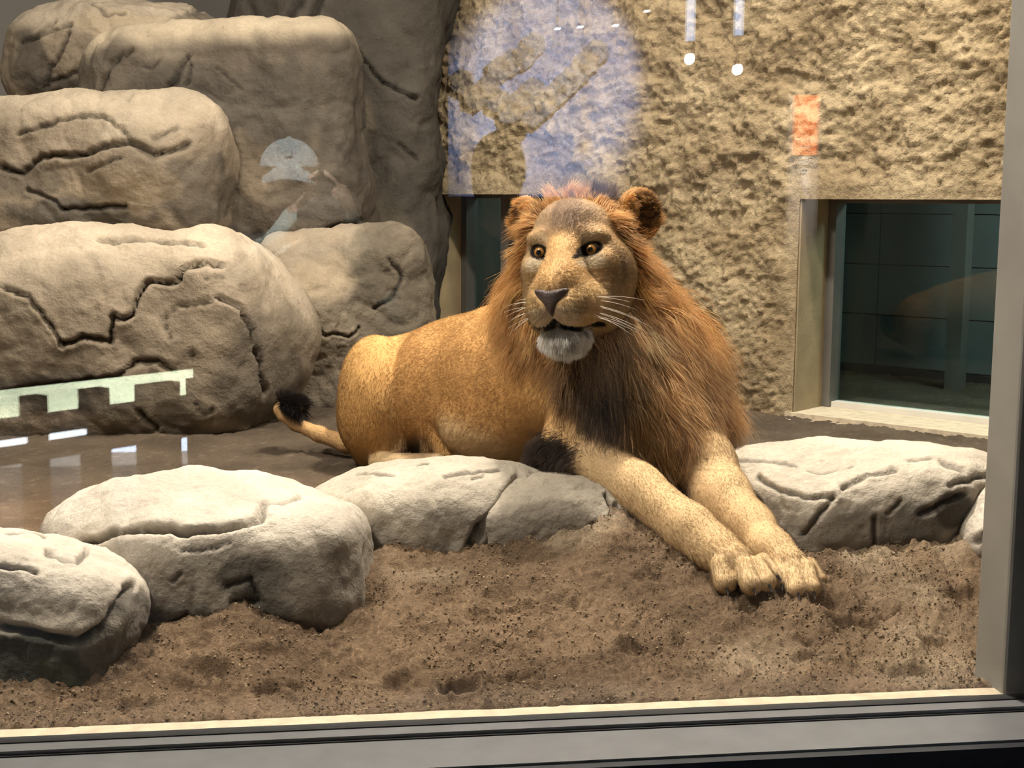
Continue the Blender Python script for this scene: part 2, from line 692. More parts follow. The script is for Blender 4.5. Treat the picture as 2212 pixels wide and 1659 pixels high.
M_TEAL = plain('teal_room_panel', (0.135, 0.15, 0.145), 0.7, var=0.22, scale=3.5, bump=0.1)
M_TEALF = plain('teal_room_floor', (0.20, 0.25, 0.235), 0.6, var=0.25, scale=5)
M_TINT = pane_mat('green_tinted_glass', 0.03, (0.72, 0.83, 0.81))
M_REVEAL = plain('weathered_reveal', (0.30, 0.225, 0.125), 0.8, var=0.2, scale=9, bump=0.2)
M_STEEL = plain('dull_window_steel', (0.15, 0.14, 0.125), 0.5, metal=0.3, var=0.12)
M_SILLW = plain('white_window_sill', (0.60, 0.57, 0.50), 0.7, var=0.08)
RD = 0.25                                                              # recess depth


def slab(name, s0, s1, z0, z1, o0, o1, mat, parent):
    """box in wall coordinates"""
    v = [wp(s, z, o) for o in (o0, o1) for z in (z0, z1) for s in (s0, s1)]
    f = [(0, 1, 3, 2), (4, 6, 7, 5), (0, 4, 5, 1), (2, 3, 7, 6), (0, 2, 6, 4), (1, 5, 7, 3)]
    ob = mesh_np(name, v, f, mat, parent, smooth=False)
    bm = bmesh.new(); bm.from_mesh(ob.data); bmesh.ops.recalc_face_normals(bm, faces=bm.faces); bm.to_mesh(ob.data); bm.free()
    return ob


def rear_window(idx, s0, s1, z0, z1, label):
    e = empty('window_%d' % idx, tuple(wp((s0 + s1) / 2, z0)))
    struct(e)
    e['label'] = label
    slab('reveal', s1 - 0.012, s1 + 0.012, z0 - 0.05, z1 + 0.05, 0.004, -RD, M_REVEAL, e)
    slab('reveal', s0 - 0.012, s0 + 0.012, z0 - 0.05, z1 + 0.05, 0.004, -RD, M_REVEAL, e)
    slab('lintel', s0 - 0.1, s1 + 0.1, z1, z1 + 0.10, -0.01, -RD, M_REVEAL, e)
    slab('window_sill', s0 - 0.02, s1 + 0.02, z0 - 0.12, z0 + 0.012, 0.02, -RD, M_CREAM, e)
    for a, b in ((s1 - 0.045, s1 - 0.012), (s0 + 0.012, s0 + 0.045)):
        slab('window_frame', a, b, z0 + 0.012, z1, -RD + 0.055, -RD - 0.02, M_STEEL, e)
    slab('window_frame', s0, s1, z1 - 0.02, z1, -RD + 0.055, -RD - 0.02, M_STEEL, e)
    slab('bottom_rail', s0 + 0.04, s1 - 0.04, z0 + 0.012, z0 + 0.032, -RD + 0.04, -RD - 0.02, M_SILLW, e)
    if idx == 2:
        slab('window_frame', s1 - 0.30, s1 - 0.255, z0 + 0.012, z1 - 0.02, -RD + 0.055, -RD - 0.02, M_STEEL, e)
    slab('pane', s0 + 0.03, s1 - 0.03, z0 + 0.02, z1 - 0.01, -RD - 0.002, -RD - 0.012, M_TINT, e)


rear_window(1, *WIN[0], 'recessed right-hand rear window onto a dim teal service room')
rear_window(2, *WIN[1], 'dark recessed rear window behind the lion head')


# the dim keeper room seen through the right-hand window
def keeper_room():
    d0, d1 = -RD - 0.02, -RD - 1.15
    f = slab('floor', -1.9, 0.9, -0.12, 0.03, d0, d1, M_TEALF, None)
    struct(f); f['label'] = 'dull teal floor of the service room behind the window'
    wbk = empty('wall_back', tuple(wp(-0.5, 0, d1)))
    struct(wbk); wbk['label'] = 'panelled rear wall of the service room'
    slab('backing', -1.9, 0.95, -0.1, 1.3, d1 - 0.02, d1 - 0.08, M_STEEL, wbk)
    for a, b in ((-1.88, -0.60), (-0.595, -0.02), (-0.015, 0.36), (0.365, 0.93)):
        for c, dd in ((0.13, 0.36), (0.365, 0.59), (0.595, 0.82), (0.825, 1.28)):
            slab('panel', a, b, c, dd, d1, d1 - 0.02, M_TEAL, wbk)
    struct(slab('baseboard_back', -1.9, 0.95, 0.03, 0.125, d1 + 0.012, d1, M_FRONT, None))
    c = slab('column', -0.165, -0.10, 0.03, 1.28, d1 + 0.3, d1 + 0.23, M_STEEL, None)
    struct(c)
    c.name = 'trim_1'
    struct(slab('wall_side', 0.9, 0.95, -0.1, 1.3, d0, d1, M_TEAL, None))
    struct(slab('wall_end', -1.95, -1.9, -0.1, 1.3, d0, d1, M_TEAL, None))
    struct(slab('ceiling', -1.95, 0.95, 1.28, 1.33, d0, d1, M_DARK, None)).name = 'ceiling_service_room'
    q = wp(-0.8, 1.22, -0.75)
    area('service_room_lamp', tuple(q), tuple(q - np.array([0, 0, 1])), 0.35, 14.0, (0.85, 1.0, 0.97))
    # second room behind the left window: just a dim box
    struct(slab('wall_rear_room', 0.97, 2.3, -0.1, 1.3, -RD - 0.75, -RD - 0.8, M_GREYWALL, None))
    struct(slab('floor_rear_room', 0.97, 2.3, -0.12, 0.05, -RD - 0.02, -RD - 0.8, M_GREYWALL, None))
    struct(slab('ceiling_rear_room', 0.97, 2.3, 1.25, 1.3, -RD - 0.02, -RD - 0.8, M_GREYWALL, None))
    struct(slab('wall_rear_room_end', 2.28, 2.33, -0.1, 1.3, -RD - 0.02, -RD - 0.8, M_GREYWALL, None))
    q = wp(1.5, 1.2, -0.6)
    area('rear_room_lamp', tuple(q), tuple(q - np.array([0, 0, 1])), 0.3, 3.0, (0.9, 1.0, 0.95))


keeper_room()


def apron():
    n = 90
    ss = np.linspace(-1.7, 0.10, n)
    jt = 0.020 * fbm(np.stack([ss * 8, ss * 0, ss * 0], 1), 4, 33)
    v, f = [], []
    for s, j in zip(ss, jt):
        e_ = 0.10 + j - 0.08 * sstep(-0.05, 0.10, s)
        for off, z in ((-0.02, 0.092), (e_ - 0.03, 0.088 + 0.3 * j), (e_, 0.070 + 0.4 * j), (e_ + 0.02, -0.05), (-0.02, -0.05)):
            v.append(wp(s, z, off))
    for i in range(n - 1):
        for k in range(5):
            f.append((i * 5 + k, i * 5 + (k + 1) % 5, i * 5 + 5 + (k + 1) % 5, i * 5 + 5 + k))
    ob = mesh_np('apron', v, f, plain('worn_pale_concrete', (0.34, 0.275, 0.19), 0.9, var=0.3, scale=9, bump=0.5, bump_scale=40), bpy.data.objects['window_1'], smooth=False)
    bm = bmesh.new(); bm.from_mesh(ob.data); bmesh.ops.recalc_face_normals(bm, faces=bm.faces); bm.to_mesh(ob.data); bm.free()


apron()


# shell of the enclosure
o = prism('wall_back_panel', [(-2.6, 4.75), (1.2, 4.75), (1.2, 4.95), (-2.6, 4.95)], -0.1, 3.3, M_GREYWALL); struct(o)
o['label'] = 'smooth grey concrete panel behind the rock steps'
struct(prism('wall_left', [(-2.6, 0.0), (-2.45, 0.0), (-2.45, 4.75), (-2.6, 4.75)], -0.8, 3.3, M_GREYWALL))
struct(prism('wall_far_right', [(2.75, 0.0), (2.95, 0.0), (2.95, 1.6), (2.75, 1.6)], -0.8, 3.3, M_GREYWALL))
_a, _b = wp(-1.75, 0, -0.02), wp(2.5, 0, -0.02)
_c, _d = wp(2.5, 0, -0.3), wp(-1.75, 0, -0.3)
struct(prism('wall_upper_right', [tuple(_a[:2]), tuple(_b[:2]), tuple(_c[:2]), tuple(_d[:2])], 2.3, 3.3, M_GREYWALL))
struct(prism('ceiling', [(-2.6, 0.0), (4.3, 0.0), (4.3, 5.2), (-2.6, 5.2)], 3.25, 3.4, M_DARK))
struct(prism('wall_over_glass', [(-2.6, -0.06), (2.95, -0.06), (2.95, 0.06), (-2.6, 0.06)], 2.3, 3.4, M_GREYWALL))
_q0, _q1 = wp(-1.95, 0, -1.55), wp(2.4, 0, -1.55)
_q2, _q3 = wp(2.4, 0, -1.65), wp(-1.95, 0, -1.65)
struct(prism('wall_outer', [tuple(_q0[:2]), tuple(_q1[:2]), tuple(_q2[:2]), tuple(_q3[:2])], -0.8, 3.3, M_GREYWALL))
struct(prism('wall_outer_right', [(2.95, 0.0), (4.3, 0.0), (4.3, 2.5), (4.15, 2.5), (4.15, 0.1), (2.95, 0.1)], -0.8, 3.3, M_GREYWALL))

# the viewing window: pane, ledge, gasket, frame
gw = empty('window_3', (0.3, 0, 0)); struct(gw)
gw['label'] = 'big viewing pane over a grey painted sill'
box('pane', (-2.45, -0.008, -0.01), (2.75, 0.008, 2.3), M_GLASS, gw)


def wavy_strip(name, y0, y1, z0, z1, mat, amp, seed):
    """long bar whose inner edge is uneven"""
    n = 420
    xs = np.linspace(-2.45, 2.75, n)
    j = amp * fbm(np.stack([xs * 9, xs * 0, xs * 0], 1), 4, seed)
    v, f = [], []
    for x, d in zip(xs, j):
        v += [(x, y0, z0), (x, y0, z1), (x, y1 + d, z1), (x, y1 + d, z0)]
    for i in range(n - 1):
        a = i * 4
        for k in range(4):
            f.append((a + k, a + (k + 1) % 4, a + 4 + (k + 1) % 4, a + 4 + k))
    f += [(3, 2, 1, 0), tuple(4 * (n - 1) + k for k in range(4))]
    ob = mesh_np(name, v, f, mat, gw, smooth=False)
    bm = bmesh.new(); bm.from_mesh(ob.data); bmesh.ops.recalc_face_normals(bm, faces=bm.faces); bm.to_mesh(ob.data); bm.free()
    return ob


wavy_strip('ledge', 0.006, 0.045, -0.2, 0.000, M_CREAM, 0.006, 3)
wavy_strip('gasket', -0.016, 0.008, -0.2, 0.002, M_RUBBER, 0.002, 4)
wavy_strip('frame_lip', -0.046, -0.016, -0.2, 0.000, M_FRAME, 0.0005, 5)
wavy_strip('frame_groove', -0.052, -0.046, -0.2, -0.006, M_RUBBER, 0.001, 6)
wavy_strip('window_sill', -0.165, -0.052, -0.2, -0.008, M_FRAME, 0.0006, 7)
wavy_strip('sill_front', -0.185, -0.165, -0.72, -0.012, M_FRONT, 0.002, 8)
wavy_strip('apron', -0.20, -0.185, -0.72, -0.065, M_RUBBER, 0.001, 9)
M_POST = plain('galvanised_post', (0.27, 0.255, 0.23), 0.55, metal=0.2, var=0.16, scale=6)
pst = box('window_post', (1.163, 0.012, -0.02), (1.30, 0.12, 2.3), M_POST, gw, bevel=0.006)

# ------------------------------------------------------------------ ground
def ground_h(x, y):
    p = np.stack([x, y, np.zeros_like(x)], 1)
    lf_ = sstep(0.15, -0.35, x)
    base = 0.10 * sstep(0.10 + 0.22 * lf_, 0.85 + 0.15 * lf_, y) + 0.025 * sstep(-0.1, 0.7, x) * sstep(0.15, 0.6, y)
    base -= 0.036 * sstep(1.3, 2.2, y) * sstep(0.2, 1.0, x)
    base += 0.055 * np.exp(-((x - 0.62) / 0.20) ** 2 - ((y - 0.72) / 0.16) ** 2)          # heap by the near foreleg
    base += 0.055 * np.exp(-((x + 0.20) / 0.13) ** 2 - ((y - 0.44) / 0.14) ** 2)          # heap between the left boulders
    base += 0.045 * np.exp(-((x - 1.42) / 0.18) ** 2 - ((y - 0.70) / 0.20) ** 2)
    front = sstep(1.2, 0.6, y)
    rough = (0.016 * fbm(p * 5.0, 3, 81) + 0.025 * fbm(p * 13, 3, 82)) * (0.25 + 0.75 * front) * sstep(0.045, 0.16, y)
    clod = 0.015 * np.abs(fbm(p * 34, 3, 83, gain=0.6)) * (0.65 + 0.35 * front)
    tiny = 0.0022 * fbm(p * 110, 2, 84)
    h = base + rough + clod + tiny - 0.030 * sstep(0.055, 0.030, y)
    for cx, cy, rx, ry, dep, a in PITS:
        ca, sa = math.cos(a), math.sin(a)
        u = ((x - cx) * ca + (y - cy) * sa) / rx
        v = (-(x - cx) * sa + (y - cy) * ca) / ry
        r = np.hypot(u, v)
        h = h - dep * np.exp(-r ** 4) + dep * 0.35 * np.exp(-((r - 1.35) / 0.35) ** 2)
    return h


PITS = []
for px_, py_, rx, ry, dep, a in [(990, 1465, .030, .024, .040, 0.2), (1090, 1440, .055, .022, .022, 0.1), (1380, 1390, .045, .018, .020, 0.3), (1120, 1340, .10, .012, .016, 0.25),
                                 (440, 1430, .050, .026, .028, -0.3), (590, 1460, .050, .018, .018, 0.1), (1400, 1310, .03, .014, .014, 0), (1790, 1330, .035, .03, .030, 0.2), (1840, 1350, .045, .016, .022, -0.2),
                                 (1960, 1425, .055, .020, .026, -0.4), (1770, 1400, .045, .022, .024, 0), (2030, 1370, .035, .015, .018, 0.1), (1930, 1340, .03, .012, .015, 0), (1290, 1485, .06, .014, .014, 0.1),
                                 (860, 1440, .035, .014, .018, 0.6), (560, 1400, .06, .014, .014, 0.2), (1700, 1300, .05, .03, .020, 0), (1640, 1330, .05, .02, .014, 0.3), (300, 1500, .04, .015, .012, 0),
                                 (1180, 1240, .03, .012, .02, 0.5), (1300, 1180, .03, .012, .02, 0.4), (700, 1330, .06, .015, .012, 0.9), (2080, 1310, .05, .015, .014, 0)]:
    g = WZ(px_, py_, 0.03)
    PITS.append((g[0], g[1], rx, ry, dep, a))


def ground(name, x0, x1, y0, y1, h, label, hole=None):
    xs, ys = np.arange(x0, x1 + h / 2, h), np.arange(y0, y1 + h / 2, h)
    X, Y = np.meshgrid(xs, ys, indexing='ij')
    x, y = X.ravel(), Y.ravel()
    z = ground_h(x, y)
    p = np.stack([x, y, z * 0], 1)
    m = sstep(-0.6, 0.6, fbm(p * 4, 4, 91))[:, None]
    dry = sstep(0.3, 0.8, fbm(p * 2.3, 3, 92) + 0.9 * np.exp(-((x - 0.55) / 0.3) ** 2 - ((y - 0.72) / 0.14) ** 2) + 0.5 * np.exp(-((x - 1.4) / 0.2) ** 2 - ((y - 0.6) / 0.3) ** 2))[:, None]
    damp = sstep(1.1, 1.7, y)[:, None]
    c = np.array([0.155, 0.105, 0.066]) * (1 - m) + np.array([0.245, 0.168, 0.105]) * m
    c = c * (1 - dry) + np.array([0.36, 0.275, 0.185]) * dry
    c = c * (1 - damp) + np.array([0.115, 0.088, 0.062]) * (0.8 + 0.4 * m) * damp
    sp = sstep(0.35, 0.6, fbm(p * 160, 2, 93))[:, None]
    c = c * (1 + 0.5 * sp)
    I = np.arange(len(x)).reshape(X.shape)
    f = np.stack([I[:-1, :-1], I[1:, :-1], I[1:, 1:], I[:-1, 1:]], -1).reshape(-1, 4)
    o = mesh_np(name, np.stack([x, y, z], 1), f, M_SAND, None, c)
    struct(o)
    o['label'] = label
    return o


ground('floor', -0.95, 1.35, 0.0094, 1.00, 0.0042, 'churned brown sand in front of the low boulders')
ground('floor_behind', -2.45, 3.2, 1.0, 4.8, 0.0135, 'dark damp sand behind the low boulders')
struct(prism('floor_base', [(-2.6, 0.0), (4.3, 0.0), (4.3, 5.2), (-2.6, 5.2)], -0.35, -0.12, M_DARK))
ground('floor_left', -2.45, -0.95, 0.010, 1.0, 0.02, 'sand at the left end')
ground('floor_right', 1.35, 2.75, 0.010, 1.0, 0.014, 'sand at the right end')

# loose grit on the sand: uncountable, one object
def grit():
    n = 26000
    x = RNG.uniform(-0.75, 1.32, n)
    y = 0.05 + 0.9 * RNG.random(n) ** 1.2
    keep = fbm(np.stack([x, y, y * 0], 1) * 5, 3, 95) + RNG.normal(0, 0.35, n) > -0.1
    x, y = x[keep], y[keep]
    n = len(x)
    r = 0.0012 + 0.0022 * RNG.random(n) ** 3
    z = ground_h(x, y) + r * 0.5
    base = np.array([(1, 0, 0), (-1, 0, 0), (0, 1, 0), (0, -1, 0), (0, 0, 1), (0, 0, -1)], float)
    tri = np.array([(0, 2, 4), (2, 1, 4), (1, 3, 4), (3, 0, 4), (2, 0, 5), (1, 2, 5), (3, 1, 5), (0, 3, 5)])
    sc_ = r[:, None, None] * RNG.uniform(0.6, 1.4, (n, 6, 1))
    v = base[None] * sc_ + np.stack([x, y, z], 1)[:, None, :]
    f = (tri[None] + 6 * np.arange(n)[:, None, None]).reshape(-1, 3)
    t = RNG.random(n)[:, None] ** 2
    c = np.array([0.17, 0.115, 0.07]) * (1 - t) + np.array([0.58, 0.45, 0.28]) * t
    o = mesh_np('loose_grit', v.reshape(-1, 3), f, M_SAND, None, np.repeat(c, 6, 0), smooth=False)
    tag(o, 'loose pale and brown grit strewn over the sand', 'grit', kind='stuff')


grit()
# ------------------------------------------------------------------ boulders
TAN, TOPC = (0.205, 0.165, 0.120), (0.36, 0.30, 0.225)
DK = (0.062, 0.054, 0.044)
GREY, PALE = (0.33, 0.29, 0.235), (0.53, 0.475, 0.395)
DG = (0.115, 0.102, 0.085)
RB = 'sculpted boulders of the stepped rock bank'
RF = 'low pale boulders in the front row'

rock('cliff', 'tall dark rock pillar beside the left rear window', [('b', 770, 300, 5.95, 190, 700, 0.42, -2, 0.16), ('b', 640, 100, 5.95, 130, 300, 0.35, 0, 0.15), ('e', 960, -180, 5.95, 80, 300, 0.30, -4)],
     (0.060, 0.053, 0.043), cracks=[([(700, -10), (668, 50), (640, 110)], 7, 0.04), ([(770, 110), (820, 175), (900, 215)], 4, 0.03), ([(860, 310), (905, 345)], 4, 0.02), ([(610, 60), (655, -10)], 9, 0.03)],
     stains_shade=[(760, 330, 50, 220, (0.10, 0.083, 0.06), 0.7), (830, 560, 90, 150, (0.115, 0.098, 0.072), 0.6), (600, 60, 120, 80, DK, 0.8)], seed=3, amp=0.05, freq=2.2, k=0.12, group=RB)
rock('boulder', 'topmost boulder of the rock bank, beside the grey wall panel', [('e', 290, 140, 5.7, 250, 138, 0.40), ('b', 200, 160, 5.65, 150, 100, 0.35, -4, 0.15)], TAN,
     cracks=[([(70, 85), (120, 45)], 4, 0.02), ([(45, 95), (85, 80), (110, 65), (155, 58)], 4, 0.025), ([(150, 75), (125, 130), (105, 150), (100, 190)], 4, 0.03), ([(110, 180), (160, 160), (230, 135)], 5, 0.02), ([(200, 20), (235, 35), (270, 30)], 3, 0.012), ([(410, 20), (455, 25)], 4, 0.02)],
     stains_shade=[(70, 130, 45, 70, DK, 0.8), (180, 200, 150, 50, DK, 0.75), (440, 60, 90, 45, DK, 0.7), (300, 60, 150, 40, (0.40, 0.32, 0.21), 0.6)], top=TOPC, seed=5, amp=0.034, group=RB)
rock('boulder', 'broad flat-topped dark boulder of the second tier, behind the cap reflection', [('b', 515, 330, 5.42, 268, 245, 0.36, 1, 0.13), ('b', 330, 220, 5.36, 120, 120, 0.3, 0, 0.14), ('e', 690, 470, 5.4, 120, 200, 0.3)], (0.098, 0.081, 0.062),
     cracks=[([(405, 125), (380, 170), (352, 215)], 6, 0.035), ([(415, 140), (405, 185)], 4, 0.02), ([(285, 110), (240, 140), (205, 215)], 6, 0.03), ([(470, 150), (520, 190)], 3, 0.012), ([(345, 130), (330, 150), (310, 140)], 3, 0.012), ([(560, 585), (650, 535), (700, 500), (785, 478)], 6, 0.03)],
     stains_shade=[(560, 250, 150, 130, DK, 0.75), (380, 200, 120, 70, DK, 0.6), (740, 300, 60, 230, DK, 0.65), (530, 380, 90, 100, (0.16, 0.125, 0.085), 0.6), (480, 480, 100, 90, DK, 0.6)], top=(0.38, 0.315, 0.225), seed=8, amp=0.034, k=0.1, group=RB)
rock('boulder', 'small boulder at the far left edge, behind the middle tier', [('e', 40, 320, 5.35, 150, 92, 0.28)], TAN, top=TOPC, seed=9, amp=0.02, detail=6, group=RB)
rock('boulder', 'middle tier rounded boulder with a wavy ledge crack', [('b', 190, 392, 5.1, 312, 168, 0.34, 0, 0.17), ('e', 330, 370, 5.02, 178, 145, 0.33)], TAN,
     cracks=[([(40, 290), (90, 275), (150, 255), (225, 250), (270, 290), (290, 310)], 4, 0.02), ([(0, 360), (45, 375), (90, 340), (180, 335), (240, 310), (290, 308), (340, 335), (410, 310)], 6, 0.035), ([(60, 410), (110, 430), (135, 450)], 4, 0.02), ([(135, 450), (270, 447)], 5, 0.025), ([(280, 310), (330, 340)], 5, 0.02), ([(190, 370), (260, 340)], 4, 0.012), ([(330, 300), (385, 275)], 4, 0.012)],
     stains_shade=[(150, 470, 170, 45, DK, 0.85), (430, 410, 90, 90, DK, 0.7), (60, 390, 100, 40, DK, 0.45), (260, 400, 160, 50, (0.22, 0.175, 0.12), 0.6)], top=(0.36, 0.30, 0.22), seed=12, amp=0.028, group=RB)
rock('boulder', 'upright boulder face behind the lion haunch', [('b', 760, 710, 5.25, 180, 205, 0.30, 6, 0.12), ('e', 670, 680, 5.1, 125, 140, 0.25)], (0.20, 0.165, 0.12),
     cracks=[([(680, 705), (700, 722), (730, 718), (748, 727), (775, 708)], 3, 0.02), ([(840, 560), (870, 600), (850, 640), (810, 665)], 4, 0.02)], stains_shade=[(850, 620, 110, 190, (0.11, 0.092, 0.068), 0.85), (700, 600, 70, 60, (0.33, 0.265, 0.18), 0.6)], seed=15, amp=0.03, top=(0.27, 0.22, 0.16), group=RB)
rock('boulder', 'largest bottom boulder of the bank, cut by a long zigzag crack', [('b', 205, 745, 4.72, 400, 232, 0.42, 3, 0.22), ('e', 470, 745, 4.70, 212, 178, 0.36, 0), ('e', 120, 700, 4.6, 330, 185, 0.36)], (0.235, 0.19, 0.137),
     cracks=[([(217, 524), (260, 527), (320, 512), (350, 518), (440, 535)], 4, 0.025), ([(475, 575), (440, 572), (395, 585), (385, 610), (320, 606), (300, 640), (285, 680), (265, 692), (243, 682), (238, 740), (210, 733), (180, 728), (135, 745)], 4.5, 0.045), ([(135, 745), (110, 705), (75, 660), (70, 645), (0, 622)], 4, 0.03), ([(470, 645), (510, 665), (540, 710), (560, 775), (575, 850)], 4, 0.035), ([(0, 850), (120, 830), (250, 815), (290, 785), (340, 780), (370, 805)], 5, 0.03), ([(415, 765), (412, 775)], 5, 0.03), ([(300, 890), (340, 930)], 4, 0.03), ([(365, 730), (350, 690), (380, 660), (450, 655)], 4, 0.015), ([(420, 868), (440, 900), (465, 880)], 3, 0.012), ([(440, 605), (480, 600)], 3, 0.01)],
     stains_shade=[(560, 800, 110, 140, DK, 0.6), (440, 720, 75, 70, (0.17, 0.135, 0.095), 0.6), (150, 850, 260, 45, DK, 0.75), (330, 880, 140, 60, (0.14, 0.115, 0.082), 0.7), (620, 700, 60, 60, (0.20, 0.165, 0.12), 0.6)], top=(0.42, 0.35, 0.26), seed=17, amp=0.028, freq=2.5, k=0.12, group=RB)

rock('boulder', 'frontmost pale boulder at the lower left corner, with a dark underside', [('b', 45, 1285, 2.54, 250, 118, 0.17, -14, 0.08), ('b', 20, 1450, 2.49, 215, 130, 0.12, 10, 0.05), ('e', 255, 1330, 2.56, 62, 80, 0.09)], GREY,
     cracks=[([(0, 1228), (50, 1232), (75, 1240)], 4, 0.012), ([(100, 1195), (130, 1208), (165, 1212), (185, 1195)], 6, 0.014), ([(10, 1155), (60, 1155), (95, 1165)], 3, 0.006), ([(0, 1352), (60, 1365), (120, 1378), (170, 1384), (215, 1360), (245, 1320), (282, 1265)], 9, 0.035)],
     stains_shade=[(40, 1470, 265, 112, (0.035, 0.036, 0.029), 0.97), (285, 1330, 40, 70, DG, 0.8), (230, 1410, 70, 60, DG, 0.8), (120, 1460, 50, 40, (0.09, 0.10, 0.065), 0.6)], top=PALE, seed=21, amp=0.012, freq=6, k=0.03, group=RF, fine=0.0025)  # first patch turns the lower block almost black, faintly green
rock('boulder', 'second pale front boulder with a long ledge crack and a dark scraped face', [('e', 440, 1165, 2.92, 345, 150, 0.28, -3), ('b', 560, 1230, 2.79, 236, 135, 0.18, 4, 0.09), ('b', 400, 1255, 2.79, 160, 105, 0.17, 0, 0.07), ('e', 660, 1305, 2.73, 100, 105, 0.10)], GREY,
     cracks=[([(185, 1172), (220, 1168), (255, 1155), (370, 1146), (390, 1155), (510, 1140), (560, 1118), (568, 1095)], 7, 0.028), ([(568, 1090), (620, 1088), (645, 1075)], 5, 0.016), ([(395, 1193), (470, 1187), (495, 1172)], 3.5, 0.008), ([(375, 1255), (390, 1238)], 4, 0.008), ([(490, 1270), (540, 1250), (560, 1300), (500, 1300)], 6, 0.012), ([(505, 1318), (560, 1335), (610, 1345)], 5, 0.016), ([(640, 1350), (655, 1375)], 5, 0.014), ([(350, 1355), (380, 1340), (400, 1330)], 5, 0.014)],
     stains_shade=[(540, 1250, 100, 52, DG, 0.85), (560, 1320, 90, 38, (0.07, 0.062, 0.052), 0.8), (700, 1270, 95, 95, (0.17, 0.145, 0.115), 0.75), (390, 1330, 90, 36, DG, 0.7), (640, 1360, 100, 30, (0.10, 0.088, 0.07), 0.7)], top=PALE, seed=23, amp=0.012, freq=5, k=0.06, group=RF, fine=0.0025)
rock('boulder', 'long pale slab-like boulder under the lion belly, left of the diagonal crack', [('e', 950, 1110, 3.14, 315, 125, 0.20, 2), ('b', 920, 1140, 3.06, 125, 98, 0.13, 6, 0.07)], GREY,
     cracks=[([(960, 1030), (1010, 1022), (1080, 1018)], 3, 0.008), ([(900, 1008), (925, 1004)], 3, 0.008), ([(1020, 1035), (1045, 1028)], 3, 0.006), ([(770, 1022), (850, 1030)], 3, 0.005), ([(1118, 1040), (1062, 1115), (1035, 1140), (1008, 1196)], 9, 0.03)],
     stains_shade=[(880, 1210, 110, 55, (0.21, 0.18, 0.145), 0.75), (900, 1140, 60, 40, PALE, 0.4)], top=(0.49, 0.435, 0.35), seed=25, amp=0.008, freq=6, k=0.06, group=RF, fine=0.002)
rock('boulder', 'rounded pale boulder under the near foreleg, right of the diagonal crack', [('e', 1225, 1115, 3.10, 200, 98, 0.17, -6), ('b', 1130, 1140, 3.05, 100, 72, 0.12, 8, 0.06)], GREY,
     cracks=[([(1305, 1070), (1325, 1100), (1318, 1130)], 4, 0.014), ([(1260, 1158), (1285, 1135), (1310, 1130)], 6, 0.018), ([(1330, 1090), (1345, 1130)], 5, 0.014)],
     stains_shade=[(1290, 1145, 50, 25, DG, 0.7), (1200, 1120, 90, 40, (0.26, 0.225, 0.18), 0.6)], top=(0.47, 0.415, 0.33), seed=27, amp=0.008, freq=6, group=RF, fine=0.002)
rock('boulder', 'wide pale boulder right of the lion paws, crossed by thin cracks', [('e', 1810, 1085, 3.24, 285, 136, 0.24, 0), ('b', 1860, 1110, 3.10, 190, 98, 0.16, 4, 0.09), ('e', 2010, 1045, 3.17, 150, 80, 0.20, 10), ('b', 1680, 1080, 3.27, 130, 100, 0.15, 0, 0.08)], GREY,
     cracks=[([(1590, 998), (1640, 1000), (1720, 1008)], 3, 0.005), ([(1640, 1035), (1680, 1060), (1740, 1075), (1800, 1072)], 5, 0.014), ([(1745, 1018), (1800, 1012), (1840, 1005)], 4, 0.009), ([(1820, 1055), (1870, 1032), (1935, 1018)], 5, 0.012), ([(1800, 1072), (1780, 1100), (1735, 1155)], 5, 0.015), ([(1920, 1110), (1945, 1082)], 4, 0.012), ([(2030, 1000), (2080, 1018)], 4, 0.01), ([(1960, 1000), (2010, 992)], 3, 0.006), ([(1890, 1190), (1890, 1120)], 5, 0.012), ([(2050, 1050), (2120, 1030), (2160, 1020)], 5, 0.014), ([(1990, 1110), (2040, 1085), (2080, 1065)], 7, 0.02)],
     stains_shade=[(1860, 1160, 130, 55, (0.145, 0.128, 0.105), 0.8), (1990, 1130, 60, 55, DG, 0.7), (1760, 1150, 60, 40, (0.20, 0.175, 0.14), 0.6), (2060, 1100, 40, 45, (0.05, 0.045, 0.038), 0.9)], top=(0.49, 0.435, 0.35), seed=29, amp=0.012, freq=5, k=0.07, group=RF, fine=0.003)  # last dark patch paints the shade of the hole beside the small boulder
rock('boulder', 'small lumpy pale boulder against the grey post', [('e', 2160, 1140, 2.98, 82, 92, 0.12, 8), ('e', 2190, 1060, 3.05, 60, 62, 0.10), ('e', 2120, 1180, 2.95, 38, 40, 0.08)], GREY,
     cracks=[([(2110, 1170), (2150, 1140), (2165, 1110)], 8, 0.02), ([(2150, 1040), (2175, 1075)], 5, 0.012)], stains_shade=[(2145, 1165, 30, 40, DG, 0.8)], top=PALE, seed=31, amp=0.014, freq=7, detail=6, group=RF, fine=0.003)
# ------------------------------------------------------------------ the lion
# modelled in metres along the photograph's right / up / depth axes, then turned into the world
HEAD_O = L(1224, 542, 3.05)
_hy, _hr, _hp = math.radians(17), math.radians(-1.5), math.radians(0)
_ha = np.array([math.cos(_hy), 0, -math.sin(_hy)])
_hn = np.array([-math.sin(_hy), 0, -math.cos(_hy)])
_hu = np.array([0.0, 1.0, 0.0])
_ha2 = math.cos(_hr) * _ha - math.sin(_hr) * _hu
_hu2 = math.sin(_hr) * _ha + math.cos(_hr) * _hu
HB = np.stack([_ha2, _hu2, _hn])                  # rows: face right, up, forward


def HP(u, v, w):
    return HEAD_O + np.array([u, v, w]) @ HB


def to_head(p):
    return (p - HEAD_O) @ HB.T


